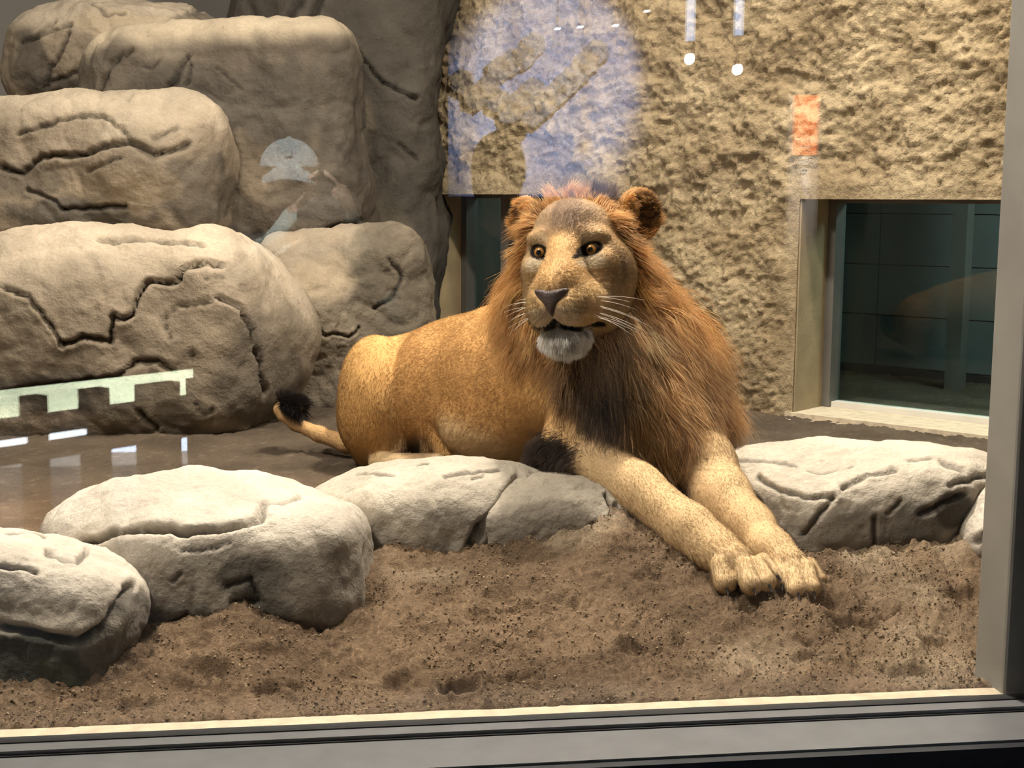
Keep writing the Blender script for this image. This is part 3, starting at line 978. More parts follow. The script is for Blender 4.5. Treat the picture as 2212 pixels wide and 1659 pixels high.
TAWNY = (0.55, 0.315, 0.115)
BACKC = (0.48, 0.26, 0.095)
LEGC = (0.62, 0.43, 0.23)
PALEB = (0.66, 0.48, 0.27)
FACEC = (0.52, 0.32, 0.14)
MANEC = (0.36, 0.20, 0.08)  # hide under the mane, darkened to paint depth between the strands
PRIMS = []


def prim(kind, data, k=0.03, col=TAWNY, fur=0.011, comb=None, tag_=''):
    PRIMS.append(dict(kind=kind, data=data, k=k, col=np.array(col), fur=fur, comb=comb, tag=tag_))


def cone(a, b, k=0.03, col=TAWNY, fur=0.011, comb=None, tag_=''):
    pa, pb = L(*a[:3]), L(*b[:3])
    ra, rb = a[3] * a[2] / FPX, b[3] * b[2] / FPX
    if comb is None:
        comb = (pb - pa) / (np.linalg.norm(pb - pa) + 1e-9)
    prim('c', (pa, pb, ra, rb), k, col, fur, np.array(comb, float), tag_)


def ell(c, r, k=0.03, col=TAWNY, fur=0.011, comb=(-0.5, -0.6, 0.4), tilt=(0, 0, 0), tag_=''):
    d = c[2]
    prim('e', (L(*c), np.array([r[0] * d / FPX, r[1] * d / FPX, r[2]]), rot_axes(tilt)), k, col, fur, np.array(comb, float), tag_)


def hcone(a, b, ra, rb, k=0.02, col=FACEC, fur=0.009, tag_='head'):
    prim('c', (HP(*a), HP(*b), ra, rb), k, col, fur, None, tag_)


def hell(c, r, k=0.02, col=FACEC, fur=0.009, tag_='head', rot=None):
    m = HB.T if rot is None else HB.T @ rot
    prim('e', (HP(*c), np.array(r, float), m), k, col, fur, None, tag_)


BK = np.array([-0.75, -0.25, 0.55])               # hair lies back towards the rump and down
# trunk
cone((845, 862, 3.98, 114), (985, 846, 3.76, 138), 0.05, BACKC, 0.010, BK)
cone((985, 846, 3.76, 138), (1120, 832, 3.54, 156), 0.05, BACKC, 0.010, BK)
cone((1120, 832, 3.54, 156), (1290, 815, 3.34, 158), 0.05, BACKC, 0.010, BK)
cone((905, 768, 3.90, 44), (1060, 715, 3.60, 48), 0.06, BACKC, 0.010, BK)               # spine
ell((1115, 935, 3.50), (150, 52, 0.11), 0.09, PALEB, 0.016, (-0.6, -0.5, 0.2))           # belly
cone((1140, 745, 3.46, 78), (1215, 850, 3.30, 90), 0.05, TAWNY, 0.013, (-0.6, -0.7, 0.3))   # shoulder
# haunch
ell((818, 858, 3.80), (86, 134, 0.14), 0.018, TAWNY, 0.009, (-0.25, -0.9, 0.2), (4, 0, 0), 'thigh')
ell((806, 905, 3.85), (74, 92, 0.13), 0.04, TAWNY, 0.009, (-0.1, -1, 0.1), (0, 0, 0), 'thigh')
cone((868, 775, 3.84, 48), (866, 850, 3.80, 44), 0.03, TAWNY, 0.009, (0, -1, 0))
cone((862, 868, 3.74, 40), (838, 935, 3.76, 40), 0.02, (0.58, 0.40, 0.20), 0.015, (-0.1, -1, -0.1))    # fluffy inner thigh
cone((838, 935, 3.78, 40), (806, 985, 3.82, 34), 0.03, (0.30, 0.165, 0.07), 0.014, (0, -1, 0))
cone((922, 850, 3.72, 22), (935, 978, 3.65, 26), 0.02, TAWNY, 0.012, (0.1, -1, 0))       # flank fold
cone((930, 905, 3.66, 26), (975, 988, 3.58, 30), 0.03, TAWNY, 0.012, (0.1, -1, 0))
cone((880, 905, 3.74, 20), (868, 968, 3.74, 22), 0.02, (0.32, 0.18, 0.08), 0.010, (0, -1, 0))
cone((818, 1000, 3.74, 22), (945, 1002, 3.50, 22), 0.02, PALEB, 0.010)                     # hind foot
# tail
TAIL = [(790, 958, 3.93, 24), (748, 958, 3.97, 19), (690, 938, 4.02, 16), (640, 916, 4.05, 13.5), (612, 897, 4.06, 11.5), (603, 884, 4.06, 10), (614, 874, 4.05, 9), (645, 880, 4.04, 9)]
for a, b in zip(TAIL, TAIL[1:]):
    cone(a, b, 0.015, (0.50, 0.31, 0.14), 0.007)
# near foreleg
cone((1262, 850, 3.20, 74), (1240, 952, 3.15, 64), 0.03, TAWNY, 0.009, (-0.2, -1, 0.1), 'arm')
cone((1238, 958, 3.15, 62), (1377, 1060, 3.02, 55), 0.03, LEGC, 0.007, None, 'leg')
cone((1377, 1060, 3.02, 55), (1490, 1146, 2.90, 52), 0.03, LEGC, 0.007, None, 'leg')
cone((1490, 1146, 2.90, 52), (1540, 1188, 2.85, 48), 0.03, LEGC, 0.007, None, 'leg')
cone((1195, 985, 3.17, 34), (1250, 985, 3.14, 48), 0.03, LEGC, 0.012, (-1, -0.2, 0), 'leg')            # point of the elbow
cone((1540, 1188, 2.85, 46), (1585, 1218, 2.79, 44), 0.03, LEGC, 0.010, None, 'paw')
# far foreleg
cone((1455, 890, 3.30, 80), (1520, 1005, 3.16, 66), 0.04, LEGC, 0.010, None, 'arm')
cone((1520, 1005, 3.16, 66), (1558, 1072, 3.07, 60), 0.03, LEGC, 0.007, None, 'leg')
cone((1558, 1072, 3.07, 60), (1622, 1138, 2.96, 47), 0.03, LEGC, 0.007, None, 'leg')
cone((1622, 1138, 2.96, 47), (1667, 1190, 2.87, 42), 0.03, LEGC, 0.007, None, 'leg')
cone((1667, 1190, 2.87, 42), (1705, 1222, 2.81, 40), 0.03, LEGC, 0.010, None, 'paw')
# toes: (knuckle, tip)
TOES = [((1560, 1224, 2.775, 26), (1566, 1258, 2.745, 25)), ((1608, 1225, 2.755, 24), (1622, 1262, 2.715, 24)), ((1636, 1222, 2.765, 22), (1655, 1257, 2.725, 21)), ((1648, 1212, 2.80, 18), (1672, 1240, 2.765, 17)),
        ((1690, 1228, 2.80, 24), (1688, 1255, 2.765, 23)), ((1712, 1232, 2.78, 24), (1720, 1273, 2.735, 23)), ((1738, 1230, 2.785, 23), (1751, 1270, 2.745, 22)), ((1748, 1222, 2.82, 18), (1768, 1252, 2.79, 17))]
for a, b in TOES:
    cone(a, b, 0.007, (0.64, 0.46, 0.26), 0.009, None, 'toe')
# neck and chest under the mane
cone((1270, 600, 3.26, 106), (1350, 760, 3.32, 132), 0.06, MANEC, 0.02, (0, -1, -0.1), 'mane')
cone((1350, 760, 3.32, 132), (1385, 865, 3.27, 108), 0.06, MANEC, 0.02, (0, -1, -0.1), 'mane')
cone((1385, 865, 3.24, 100), (1410, 925, 3.22, 60), 0.06, MANEC, 0.02, (0, -1, -0.1), 'mane')
cone((1290, 740, 3.18, 80), (1330, 860, 3.17, 74), 0.06, MANEC, 0.02, (0, -1, -0.1), 'mane')
cone((1440, 730, 3.36, 62), (1475, 850, 3.36, 62), 0.06, MANEC, 0.02, (0.3, -1, 0), 'mane')
cone((1175, 620, 3.28, 58), (1190, 730, 3.30, 72), 0.05, MANEC, 0.02, (-0.4, -1, 0), 'mane')

# head, symmetric about its own midline
hell((0, 0.040, -0.125), (0.108, 0.088, 0.125), 0.03)                                      # braincase
hell((0, 0.052, -0.050), (0.080, 0.070, 0.068), 0.03, (0.38, 0.27, 0.175))                  # forehead
hcone((0, 0.012, -0.008), (0, -0.100, 0.112), 0.046, 0.038, 0.03)                          # bridge
hcone((0, -0.098, 0.108), (0, -0.122, 0.134), 0.036, 0.024, 0.02)
hell((0.006, -0.085, 0.055), (0.058, 0.055, 0.075), 0.03)
for s in (-1, 1):
    hell((s * 0.058, 0.034, -0.014), (0.036, 0.018, 0.030), 0.022, (0.50, 0.33, 0.17))     # brow
    hell((s * 0.064, -0.030, -0.006), (0.030, 0.018, 0.026), 0.02, (0.56, 0.40, 0.22))     # under the eye
    q_ = 1.0 if s > 0 else 0.82
    hell((s * 0.090 * q_, -0.052, -0.065), (0.056 * q_, 0.078, 0.085), 0.04, (0.42, 0.265, 0.125))   # cheek
    hell((s * 0.072 * q_, -0.130, -0.035), (0.052 * q_, 0.056, 0.085), 0.04, (0.44, 0.30, 0.16), 0.012)   # jaw
    g_ = 1.0 if s > 0 else 0.78
    hell((s * 0.031 * g_, -0.138, 0.108), (0.037 * g_, 0.036, 0.046), 0.014, (0.55, 0.38, 0.19))     # muzzle pad
    hell((s * 0.050 * g_, -0.128, 0.068), (0.042 * g_, 0.048, 0.062), 0.03, (0.55, 0.37, 0.18))
hell((0.004, -0.193, 0.055), (0.044, 0.030, 0.050), 0.016, (0.72, 0.66, 0.55), 0.010)           # chin
hcone((0, -0.165, 0.02), (0, -0.15, -0.08), 0.045, 0.06, 0.03, (0.45, 0.33, 0.2), 0.012)
EAR = []
for s in (-1, 1):
    nrm = np.array([s * 0.74, -0.05, 0.66]); nrm /= np.linalg.norm(nrm)
    upv = np.array([s * 0.35, 0.93, 0.0]); upv -= nrm * (upv @ nrm); upv /= np.linalg.norm(upv)
    sid = np.cross(upv, nrm)
    ro = np.stack([sid, upv, nrm], 1)
    c = np.array([s * 0.138, 0.090, -0.150])
    hell(tuple(c), (0.060, 0.062, 0.026), 0.025, (0.45, 0.235, 0.085), 0.016, 'ear', ro)
    EAR.append((HP(*(c + nrm * 0.022)), np.array([0.042, 0.046, 0.024]), HB.T @ ro))
EYES = [(s * 0.0605, 0.0, -0.001) for s in (-1, 1)]
# ragged line of the lips, from corner to corner
MOUTH = [HP(*q) for q in ((-0.076, -0.172, 0.020), (-0.056, -0.176, 0.068), (-0.026, -0.173, 0.100), (0.0, -0.166, 0.112), (0.026, -0.173, 0.100), (0.056, -0.176, 0.068), (0.076, -0.172, 0.020))]


def sd_prim(p, q):
    if q['kind'] == 'c':
        return sd_cone(p, *q['data'])
    return sd_ell(p, *q['data'])


_BOX = []
for q in PRIMS:
    if q['kind'] == 'c':
        a, b, ra, rb = q['data']
        _BOX.append((np.minimum(a - ra, b - rb), np.maximum(a + ra, b + rb)))
    else:
        c, r, ro = q['data']
        _BOX.append((c - r.max(), c + r.max()))


def sd_lion(p):
    s = np.full(len(p), 0.4)
    for q, (lo, hi) in zip(PRIMS, _BOX):
        m = ((p > lo - 0.15) & (p < hi + 0.15)).all(1)
        if not m.any():
            continue
        d = sd_prim(p[m], q)
        s[m] = smin(s[m], d, q['k'])
    m = ((np.abs(p - HEAD_O)) < 0.30).all(1)
    if m.any():
        x = p[m]
        t = s[m]
        for c, r, ro in EAR:
            t = smax(t, -sd_ell(x, c, r, ro), 0.012)
        h = to_head(x)
        for i, s_ in enumerate((-1, 1)):
            e = h - np.array([s_ * 0.0605, -0.001, 0.012])
            an = math.radians(22) * s_
            eu = e[:, 0] * math.cos(an) + e[:, 1] * math.sin(an)
            ev = -e[:, 0] * math.sin(an) + e[:, 1] * math.cos(an)
            k0 = np.sqrt((eu / 0.0200) ** 2 + (ev / 0.0118) ** 2 + (e[:, 2] / 0.030) ** 2)
            t = smax(t, -(k0 - 1) * 0.0125, 0.006)
        for a, b in zip(MOUTH, MOUTH[1:]):
            t = smax(t, -sd_cone(x, a, b, 0.0105, 0.0105), 0.006)
        # groove under the nose
        t = smax(t, -sd_cone(x, HP(0, -0.142, 0.156), HP(0, -0.165, 0.130), 0.004, 0.004), 0.006)
        s[m] = t
    return s


_ks = [L(590, 400, 3.0), L(1790, 1320, 3.0)]
_all = np.array([b for lo, hi in _BOX for b in (lo, hi)])
LH = 0.0036
lv, lf = mesh_sdf(sd_lion, _all.min(0) - 0.02, _all.max(0) + 0.02, LH, 5)

# per-vertex coat: colour, length and lie of the hair blend from the masses nearby
_wt = np.zeros(len(lv)); _cl = np.zeros((len(lv), 3)); _fl = np.zeros(len(lv)); _cb = np.zeros((len(lv), 3))
_mw = np.zeros(len(lv)); _hw = np.zeros(len(lv)); _ew = np.zeros(len(lv))
_lh = to_head(lv)
_hcomb = (_lh - np.array([0, -0.06, 0.17])) @ HB
_hcomb /= np.linalg.norm(_hcomb, axis=1, keepdims=True)
for q in PRIMS:
    d = np.maximum(sd_prim(lv, q), 0)
    wq = np.exp(-d / 0.010) + 1e-12
    _wt += wq
    _cl += wq[:, None] * q['col']
    _fl += wq * q['fur']
    _cb += wq[:, None] * (q['comb'] if q['comb'] is not None else _hcomb)
    if q['tag'] == 'mane':
        _mw += wq
    if q['tag'] in ('head', 'ear'):
        _hw += wq
    if q['tag'] == 'ear':
        _ew += wq
lcol = _cl / _wt[:, None]; lfur = _fl / _wt
lcomb = _cb / np.maximum(1e-9, np.linalg.norm(_cb, axis=1, keepdims=True))
mane_w, head_w, ear_w = _mw / _wt, _hw / _wt, _ew / _wt
lpx, lpy = CX + FPX * lv[:, 0] / lv[:, 2], CY - FPX * lv[:, 1] / lv[:, 2]


def paint(mask, col):
    global lcol
    m = np.clip(mask, 0, 1)[:, None]
    lcol = lcol * (1 - m) + np.array(col) * m


_no = fbm(lv * 22, 3, 201)
_no2 = fbm(lv * 60, 2, 202)
lcol = lcol * (1 + 0.10 * _no + 0.06 * _no2)[:, None]
hu, hv, hw_ = _lh[:, 0], _lh[:, 1], _lh[:, 2]
isH = (head_w > 0.4) & (np.abs(_lh) < 0.3).all(1)
au = np.abs(hu)
# face markings and cheek shade
paint(isH * sstep(0.030, 0.012, np.hypot(au - 0.012 + 0.0, (hv - 0.075) * 0.35)) * sstep(0.03, 0.06, hv) * sstep(-0.14, -0.06, hw_) * 0.8, (0.20, 0.13, 0.085))
paint(isH * sstep(0.020, 0.008, np.hypot((au - 0.040), (hv - 0.055) * 0.5)) * 0.35, (0.30, 0.18, 0.10))
paint(isH * sstep(0.034, 0.016, np.hypot(au - 0.067, (hv + 0.030) * 1.5)) * (hw_ > -0.06) * 0.85, (0.70, 0.58, 0.40))           # pale patch under the eye
paint(isH * sstep(0.026, 0.012, np.hypot(au - 0.055, (hv - 0.026) * 1.6)) * (hw_ > -0.06) * 0.5, (0.62, 0.48, 0.30))            # pale above the eye
for i, s_ in enumerate((-1, 1)):
    e = _lh - np.array([s_ * 0.0605, -0.001, 0.012])
    an = math.radians(22) * s_
    eu = e[:, 0] * math.cos(an) + e[:, 1] * math.sin(an)
    ev = -e[:, 0] * math.sin(an) + e[:, 1] * math.cos(an)
    rim = np.sqrt((eu / 0.0235) ** 2 + (ev / 0.0160) ** 2)
    paint(isH * (hw_ > -0.05) * sstep(1.30, 1.02, rim), (0.016, 0.012, 0.010))
    tear = seg_dist(hu, hv, [(s_ * 0.044, -0.010), (s_ * 0.036, -0.022)])
    paint(isH * (hw_ > -0.03) * sstep(0.0075, 0.0035, tear), (0.02, 0.015, 0.012))
paint(isH * sstep(0.05, 0.02, np.hypot(au - 0.024, (hv + 0.154))) * (hw_ > 0.07) * sstep(-0.130, -0.146, hv) * 0.85, (0.64, 0.52, 0.36))   # pale lips
md = np.full(len(lv), 9.0)
for a, b in zip(MOUTH, MOUTH[1:]):
    md = np.minimum(md, sd_cone(lv, a, b, 0.0, 0.0))
paint(isH * sstep(0.0170, 0.0120, md + 0.003 * _no2), (0.012, 0.010, 0.010))
for r_ in range(4):                                                     # whisker rows
    yy = -0.113 - 0.011 * r_ - 0.05 * (au - 0.03)
    paint(isH * (hw_ > 0.045) * sstep(0.0028, 0.0012, np.abs(hv - yy)) * sstep(0.024, 0.034, au) * sstep(0.080, 0.070, au) * 0.6, (0.17, 0.10, 0.05))
paint(isH * sstep(0.055, 0.02, np.hypot(au - 0.105, (hv + 0.035) * 0.8)) * (hw_ < 0.0) * 0.85, (0.17, 0.11, 0.06))             # dusky cheek, part of its shade painted into the coat
for c, r, ro in EAR:
    q = sd_ell(lv, c, r, ro)
    paint(sstep(0.006, -0.002, q) * (ear_w > 0.2) * 0.95, (0.055, 0.035, 0.022))
# body markings
paint(sstep(1.0, 0.55, np.hypot((lpx - 1185) / 55, (lpy - 985) / 42)) * (lv[:, 2] < 3.35) * 0.85, (0.10, 0.065, 0.045))
paint(sstep(1.0, 0.4, np.hypot((lpx - 900) / 50, (lpy - 968) / 38)) * (lpy < 992) * 0.7, (0.13, 0.08, 0.05))
paint(sstep(0.03, 0.0, np.linalg.norm(lv - L(632, 872, 4.05), axis=1) - 0.02), (0.02, 0.016, 0.014))
lcol = np.clip(lcol, 0.008, 0.85)

M_SKIN = attr_mat('lion_hide', rough=0.8, spec=0.15, bumps=((90, 0.25, 0.004),), grain=0.12, grain_scale=180)
lion = empty('lion', tuple(W(1150, 985, 3.4)))
tag(lion, 'male lion with an orange mane lying down, forepaws draped over the boulders', 'lion')
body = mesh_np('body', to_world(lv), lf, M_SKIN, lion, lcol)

# ---- eyes
M_EYE = attr_mat('amber_eye', rough=0.05, spec=0.6, bumps=(), grain=0.12, grain_scale=900)
gaze = np.array([-0.10, -0.10, 1.0]); gaze /= np.linalg.norm(gaze)
for c in EYES:
    dirs, fcs = ico(5)
    dh = dirs
    ang = np.arccos(np.clip(dh @ gaze, -1, 1))
    ec = np.repeat(np.array([[0.045, 0.03, 0.02]]), len(dh), 0)
    iris = sstep(0.66, 0.58, ang)[:, None]
    rad = (0.75 + 0.5 * sstep(0.25, 0.65, ang))[:, None]
    ec = ec * (1 - iris) + np.array([0.42, 0.20, 0.045]) * rad * iris
    ec = ec * (1 - sstep(0.34, 0.29, ang))[:, None] + 0.006 * sstep(0.34, 0.29, ang)[:, None]
    bulge = 1 + 0.05 * np.exp(-(ang / 0.5) ** 2)
    pts = HEAD_O + (np.array(c) + np.array([0, 0, -0.0045]) + dh * 0.0195 * bulge[:, None]) @ HB
    mesh_np('eye', to_world(pts), fcs, M_EYE, lion, ec)

# ---- nose
M_NOSE = plain('dark_nose_leather', (0.055, 0.030, 0.024), 0.42, var=0.2, scale=60, bump=0.4, bump_scale=400)


def sd_nose(p):
    h = to_head(p)
    u, v, w = h[:, 0], h[:, 1] + 0.104, h[:, 2]
    au_ = np.abs(u)
    # rounded triangle, wide at the top, wings raised
    top = v - 0.004 - 0.14 * au_
    side = (au_ * 0.82 + (-v) * 0.575 - 0.0305)
    tri2 = smax(top, side, 0.012)
    wc = 0.146 - 6.5 * u * u + 0.10 * v
    s = smax(tri2, np.abs(w - wc) - 0.016, 0.014)
    for k in (-1, 1):
        s = smax(s, -sd_cone(h, np.array([k * 0.013, -0.124, 0.168]), np.array([k * 0.030, -0.108, 0.158]), 0.0050, 0.0045), 0.005)
    s = smax(s, -sd_cone(h, np.array([0, -0.118, 0.166]), np.array([0, -0.152, 0.160]), 0.0018, 0.0018), 0.004)
    return s


nc = HP(0, -0.128, 0.142)
nv, nf = mesh_sdf(sd_nose, nc - 0.06, nc + 0.06, 0.0018, 4)
mesh_np('nose', to_world(nv), nf, M_NOSE, lion)

# ---- claws
M_CLAW = plain('dark_claw', (0.05, 0.04, 0.035), 0.35)
for a, b in TOES:
    pa, pb = L(*a[:3]), L(*b[:3])
    dr = (pb - pa) / np.linalg.norm(pb - pa)
    st = pb + dr * (b[3] * b[2] / FPX) * 0.72 + np.array([0, 0.004, -0.006])
    bm = bmesh.new()
    tube(bm, [tuple(to_world(st)), tuple(to_world(st + dr * 0.009 + np.array([0.001, -0.003, -0.003]))), tuple(to_world(st + dr * 0.011 + np.array([0.001, -0.006, -0.003])))], [0.0036, 0.0028, 0.0008], 8)
    link_bm('claw', bm, M_CLAW, lion, smooth=True)
# ------------------------------------------------------------------ coat, mane and whiskers (hair strands)
def hair_mat(name, rough=0.5, spec=0.25, trans=0.25, use_n=True):
    m = bpy.data.materials.new(name)
    m.use_nodes = True
    nt = m.node_tree
    nt.nodes.clear()
    out = nt.nodes.new('ShaderNodeOutputMaterial')
    at = nt.nodes.new('ShaderNodeAttribute'); at.attribute_name = 'Col'
    nr = nt.nodes.new('ShaderNodeAttribute'); nr.attribute_name = 'nrm'
    nv_ = nt.nodes.new('ShaderNodeTexNoise'); nv_.inputs['Scale'].default_value = 40.0
    b = nt.nodes.new('ShaderNodeBsdfPrincipled')
    b.inputs['Roughness'].default_value = rough
    b.inputs['Specular IOR Level'].default_value = spec
    nt.links.new(at.outputs['Color'], b.inputs['Base Color'])
    if use_n:
        nt.links.new(nr.outputs['Vector'], b.inputs['Normal'])
    t = nt.nodes.new('ShaderNodeBsdfTranslucent')
    nt.links.new(at.outputs['Color'], t.inputs['Color'])
    mx = nt.nodes.new('ShaderNodeMixShader'); mx.inputs[0].default_value = trans
    nt.links.new(b.outputs[0], mx.inputs[1])
    nt.links.new(t.outputs[0], mx.inputs[2])
    nt.links.new(mx.outputs[0], out.inputs[0])
    nt.nodes.remove(nv_)
    return m


def strands(name, pts, rad, col, nrm, mat, parent):
    """pts (N,K,3) world, rad (K,) or (N,K), col (N,3), nrm (N,3)"""
    N, K = pts.shape[:2]
    cu = bpy.data.hair_curves.new(name)
    cu.add_curves([K] * N)
    cu.position_data.foreach_set('vector', np.ascontiguousarray(pts, np.float32).ravel())
    r = cu.attributes.get('radius') or cu.attributes.new('radius', 'FLOAT', 'POINT')
    r.data.foreach_set('value', np.ascontiguousarray(np.broadcast_to(rad, (N, K)), np.float32).ravel())
    a = cu.attributes.new('Col', 'FLOAT_COLOR', 'CURVE')
    a.data.foreach_set('color', np.concatenate([col, np.ones((N, 1))], 1).astype(np.float32).ravel())
    a = cu.attributes.new('nrm', 'FLOAT_VECTOR', 'CURVE')
    a.data.foreach_set('vector', np.ascontiguousarray(nrm, np.float32).ravel())
    cu.materials.append(mat)
    o = bpy.data.objects.new(name, cu)
    COL.objects.link(o)
    o.parent = parent
    o.matrix_parent_inverse = parent.matrix_basis.inverted()
    return o


M_FUR = hair_mat('short_fur', 0.6, 0.15, 0.10)
M_MANE = hair_mat('mane_hair', 0.45, 0.2, 0.3, False)
_tri = np.concatenate([lf[:, [0, 1, 2]], lf[:, [0, 2, 3]]])
ln = vnormals(lv, lf).astype(np.float64)
_tc = lv[_tri]
_ta = 0.5 * np.linalg.norm(np.cross(_tc[:, 1] - _tc[:, 0], _tc[:, 2] - _tc[:, 0]), axis=1)


def sample(weight, n):
    """n random roots on the body, density following a per-vertex weight"""
    w = _ta * weight[_tri].mean(1)
    c = np.cumsum(w)
    k = np.searchsorted(c, RNG.random(n) * c[-1])
    k = np.minimum(k, len(_tri) - 1)
    a, b = RNG.random(n), RNG.random(n)
    fl = a + b > 1
    a[fl], b[fl] = 1 - a[fl], 1 - b[fl]
    bw = np.stack([1 - a - b, a, b], 1)
    t = _tri[k]

    def it(x):
        return (x[t] * (bw if x.ndim == 1 else bw[:, :, None])).sum(1)
    return it


def unit(v):
    return v / np.maximum(1e-9, np.linalg.norm(v, axis=1, keepdims=True))


# where no hair grows
bald = np.ones(len(lv))
bald *= sstep(0.011, 0.015, md)
for i, s_ in enumerate((-1, 1)):
    e = _lh - np.array([s_ * 0.0605, -0.001, 0.012])
    an = math.radians(22) * s_
    eu = e[:, 0] * math.cos(an) + e[:, 1] * math.sin(an)
    ev = -e[:, 0] * math.sin(an) + e[:, 1] * math.cos(an)
    rim = np.sqrt((eu / 0.0225) ** 2 + (ev / 0.0150) ** 2)
    bald *= np.where(hw_ > -0.06, sstep(1.0, 1.15, rim), 1)
_nearn = np.abs(lv - nc).max(1) < 0.07
_nd = np.full(len(lv), 1.0)
_nd[_nearn] = sd_nose(lv[_nearn])
bald *= sstep(0.0005, 0.004, _nd)

vdir = unit(lv.astype(np.float64))
facing = -(ln * vdir).sum(1)
vis = np.where(facing > -0.35, 1.0, 0.12)

# ---- short coat
nfur = 190000
dens = vis * bald * (1 + 2.2 * head_w + 0.6 * (lpx > 1200) * (lpy > 930))
it = sample(dens, nfur)
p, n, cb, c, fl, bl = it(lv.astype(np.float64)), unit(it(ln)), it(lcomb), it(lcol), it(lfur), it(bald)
t = unit(cb - n * (n * cb).sum(1, keepdims=True))
jit = RNG.normal(0, 0.16, (nfur, 3))
swirl = 0.22 * np.stack([fbm(p * 14, 2, 301), fbm(p * 14, 2, 302), fbm(p * 14, 2, 303)], 1)
d1 = unit(t * 1.0 + n * 0.38 + jit + swirl)
d2 = unit(t * 1.0 + n * 0.10 + jit * 1.6 + swirl)
ll = fl * RNG.uniform(0.6, 1.15, nfur) * (0.35 + 0.65 * bl)
P0 = p - n * 0.0008
P1 = P0 + d1 * (ll * 0.5)[:, None]
P2 = P1 + d2 * (ll * 0.5)[:, None]
c = np.clip(c * RNG.uniform(0.78, 1.24, (nfur, 1)), 0.006, 0.9)
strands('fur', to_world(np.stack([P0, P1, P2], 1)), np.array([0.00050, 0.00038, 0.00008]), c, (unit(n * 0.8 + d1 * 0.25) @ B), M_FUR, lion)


# ---- long hair
def long_hair(name, p, n, dir0, length, col, K=9, clumps=1200, grav=0.35, clump=0.65, wob=0.10, rad=0.0005, mat=None, frizz=0.012, cgain=1.0, ash=0.0):
    N = len(p)
    ci = RNG.choice(N, min(clumps, N), replace=False)
    cp = p[ci]
    near = np.zeros(N, int)
    for i in range(0, N, 4000):
        dd = ((p[i:i + 4000, None, :] - cp[None]) ** 2).sum(2)
        near[i:i + 4000] = dd.argmin(1)
    g = ci[near]
    cdir = unit(dir0[g] + RNG.normal(0, 0.26, (len(ci), 3))[near])
    clen = length[g] * RNG.uniform(0.75, 1.2, len(ci))[near]
    cc = RNG.normal(0, 1, (len(ci), 3))[near]
    ccol = RNG.uniform(0.55, 1.45, (len(ci), 1))[near]
    own = unit(dir0 + RNG.normal(0, 0.30, (N, 3)))
    ln_ = 0.5 * clen + 0.5 * length * RNG.uniform(0.6, 1.15, N)
    ph = RNG.uniform(0, 6.28, N)
    out = np.zeros((N, K, 3))
    fz = RNG.normal(0, 1, (N, 3))
    down = np.array([0.0, -1.0, 0.0])
    for k in range(K):
        s = k / (K - 1)
        L1 = (s * ln_)[:, None]
        gv = down * grav * s * s * ln_[:, None]
        a = p + own * L1 + gv
        b = p[g] + cdir * (s * clen)[:, None] + gv
        m = clump * sstep(0.0, 0.7, s)
        q = a * (1 - m) + (b + 0.35 * (a - b)) * m
        q = q + (cc * wob * math.sin(s * 3.0) * s + fz * frizz / 0.1 * 0.1 * s * np.sin(s * 5 + ph)[:, None]) * ln_[:, None] * 0.6
        out[:, k] = q
    out[:, 0] = p - n * 0.002
    rr = rad * np.array([1.0 - 0.85 * (k / (K - 1)) ** 2 for k in range(K)])
    col = np.clip(col * (1 + (ccol - 1) * cgain) * RNG.uniform(0.75, 1.25, (N, 1)), 0.006, 0.9)
    if ash:
        am = (ash * RNG.random((len(ci), 1)) ** 1.5)[near]
        lum = col.mean(1, keepdims=True)
        col = col * (1 - am) + lum * np.array([1.30, 0.97, 0.70]) * am
    nn = unit(n * 0.75 + own * 0.35 + RNG.normal(0, 0.12, (N, 3)))
    return strands(name, to_world(out), rr, col, nn @ B, mat or M_MANE, lion)


def blob(px, py, x, y, rx, ry):
    return np.exp(-(((px - x) / rx) ** 2 + ((py - y) / ry) ** 2))[:, None]


# ---- mane
_thr = -0.095 + 0.030 * sstep(0.04, 0.09, hv) + 0.028 * sstep(0.06, 0.10, au) * sstep(-0.02, 0.04, hv) + 0.055 * sstep(-0.09, -0.15, hv)
rim_w = isH * sstep(0.0, -0.028, hw_ - _thr) * (1 - np.clip(ear_w * 1.6, 0, 1)) * (au + 0.3 * np.maximum(0, hv) > 0.025)
mw = np.clip(mane_w * 1.2 - 0.15, 0, 1)
mw = np.maximum(mw, rim_w)
sh = np.exp(-((lpx - 1195) / 38) ** 2) * (lpy < 860) * (lpy > 640) * (lv[:, 2] < 3.5) * (lv[:, 2] > 3.14) * (head_w < 0.2) * 0.25           # thin fringe running onto the shoulder
mw = np.maximum(mw, sh)
mw = mw * (1 - sstep(700, 790, lpy) * sstep(1240, 1200, lpx))
NM = 60000
it = sample(mw * np.where(facing > -0.6, 1, 0.3), NM)
p, n, hh = it(lv.astype(np.float64)), unit(it(ln)), it(_lh)
rh = it(rim_w.astype(float))
px, py = CX + FPX * p[:, 0] / p[:, 2], CY - FPX * p[:, 1] / p[:, 2]
away = p - HEAD_O
away = unit(away - np.outer(away @ _hn, _hn))
back = -_hn
tp = sstep(0.06, 0.11, hh[:, 1])                                                                   # crown
dir0 = unit(n * 0.50 + away * (0.30 + 0.55 * rh)[:, None] + np.array([0, -1.0, 0]) * (0.75 - 0.45 * rh)[:, None] * (1 - tp)[:, None] + np.outer(tp, [0.1, 0.55, 0.25]))
length = 0.120 - 0.045 * rh - 0.028 * tp
length = length * RNG.uniform(0.55, 1.25, NM)
for cE, rE, roE in EAR:
    length = length * (1 - 0.72 * np.exp(-(np.linalg.norm(p - cE, axis=1) / 0.085) ** 2))
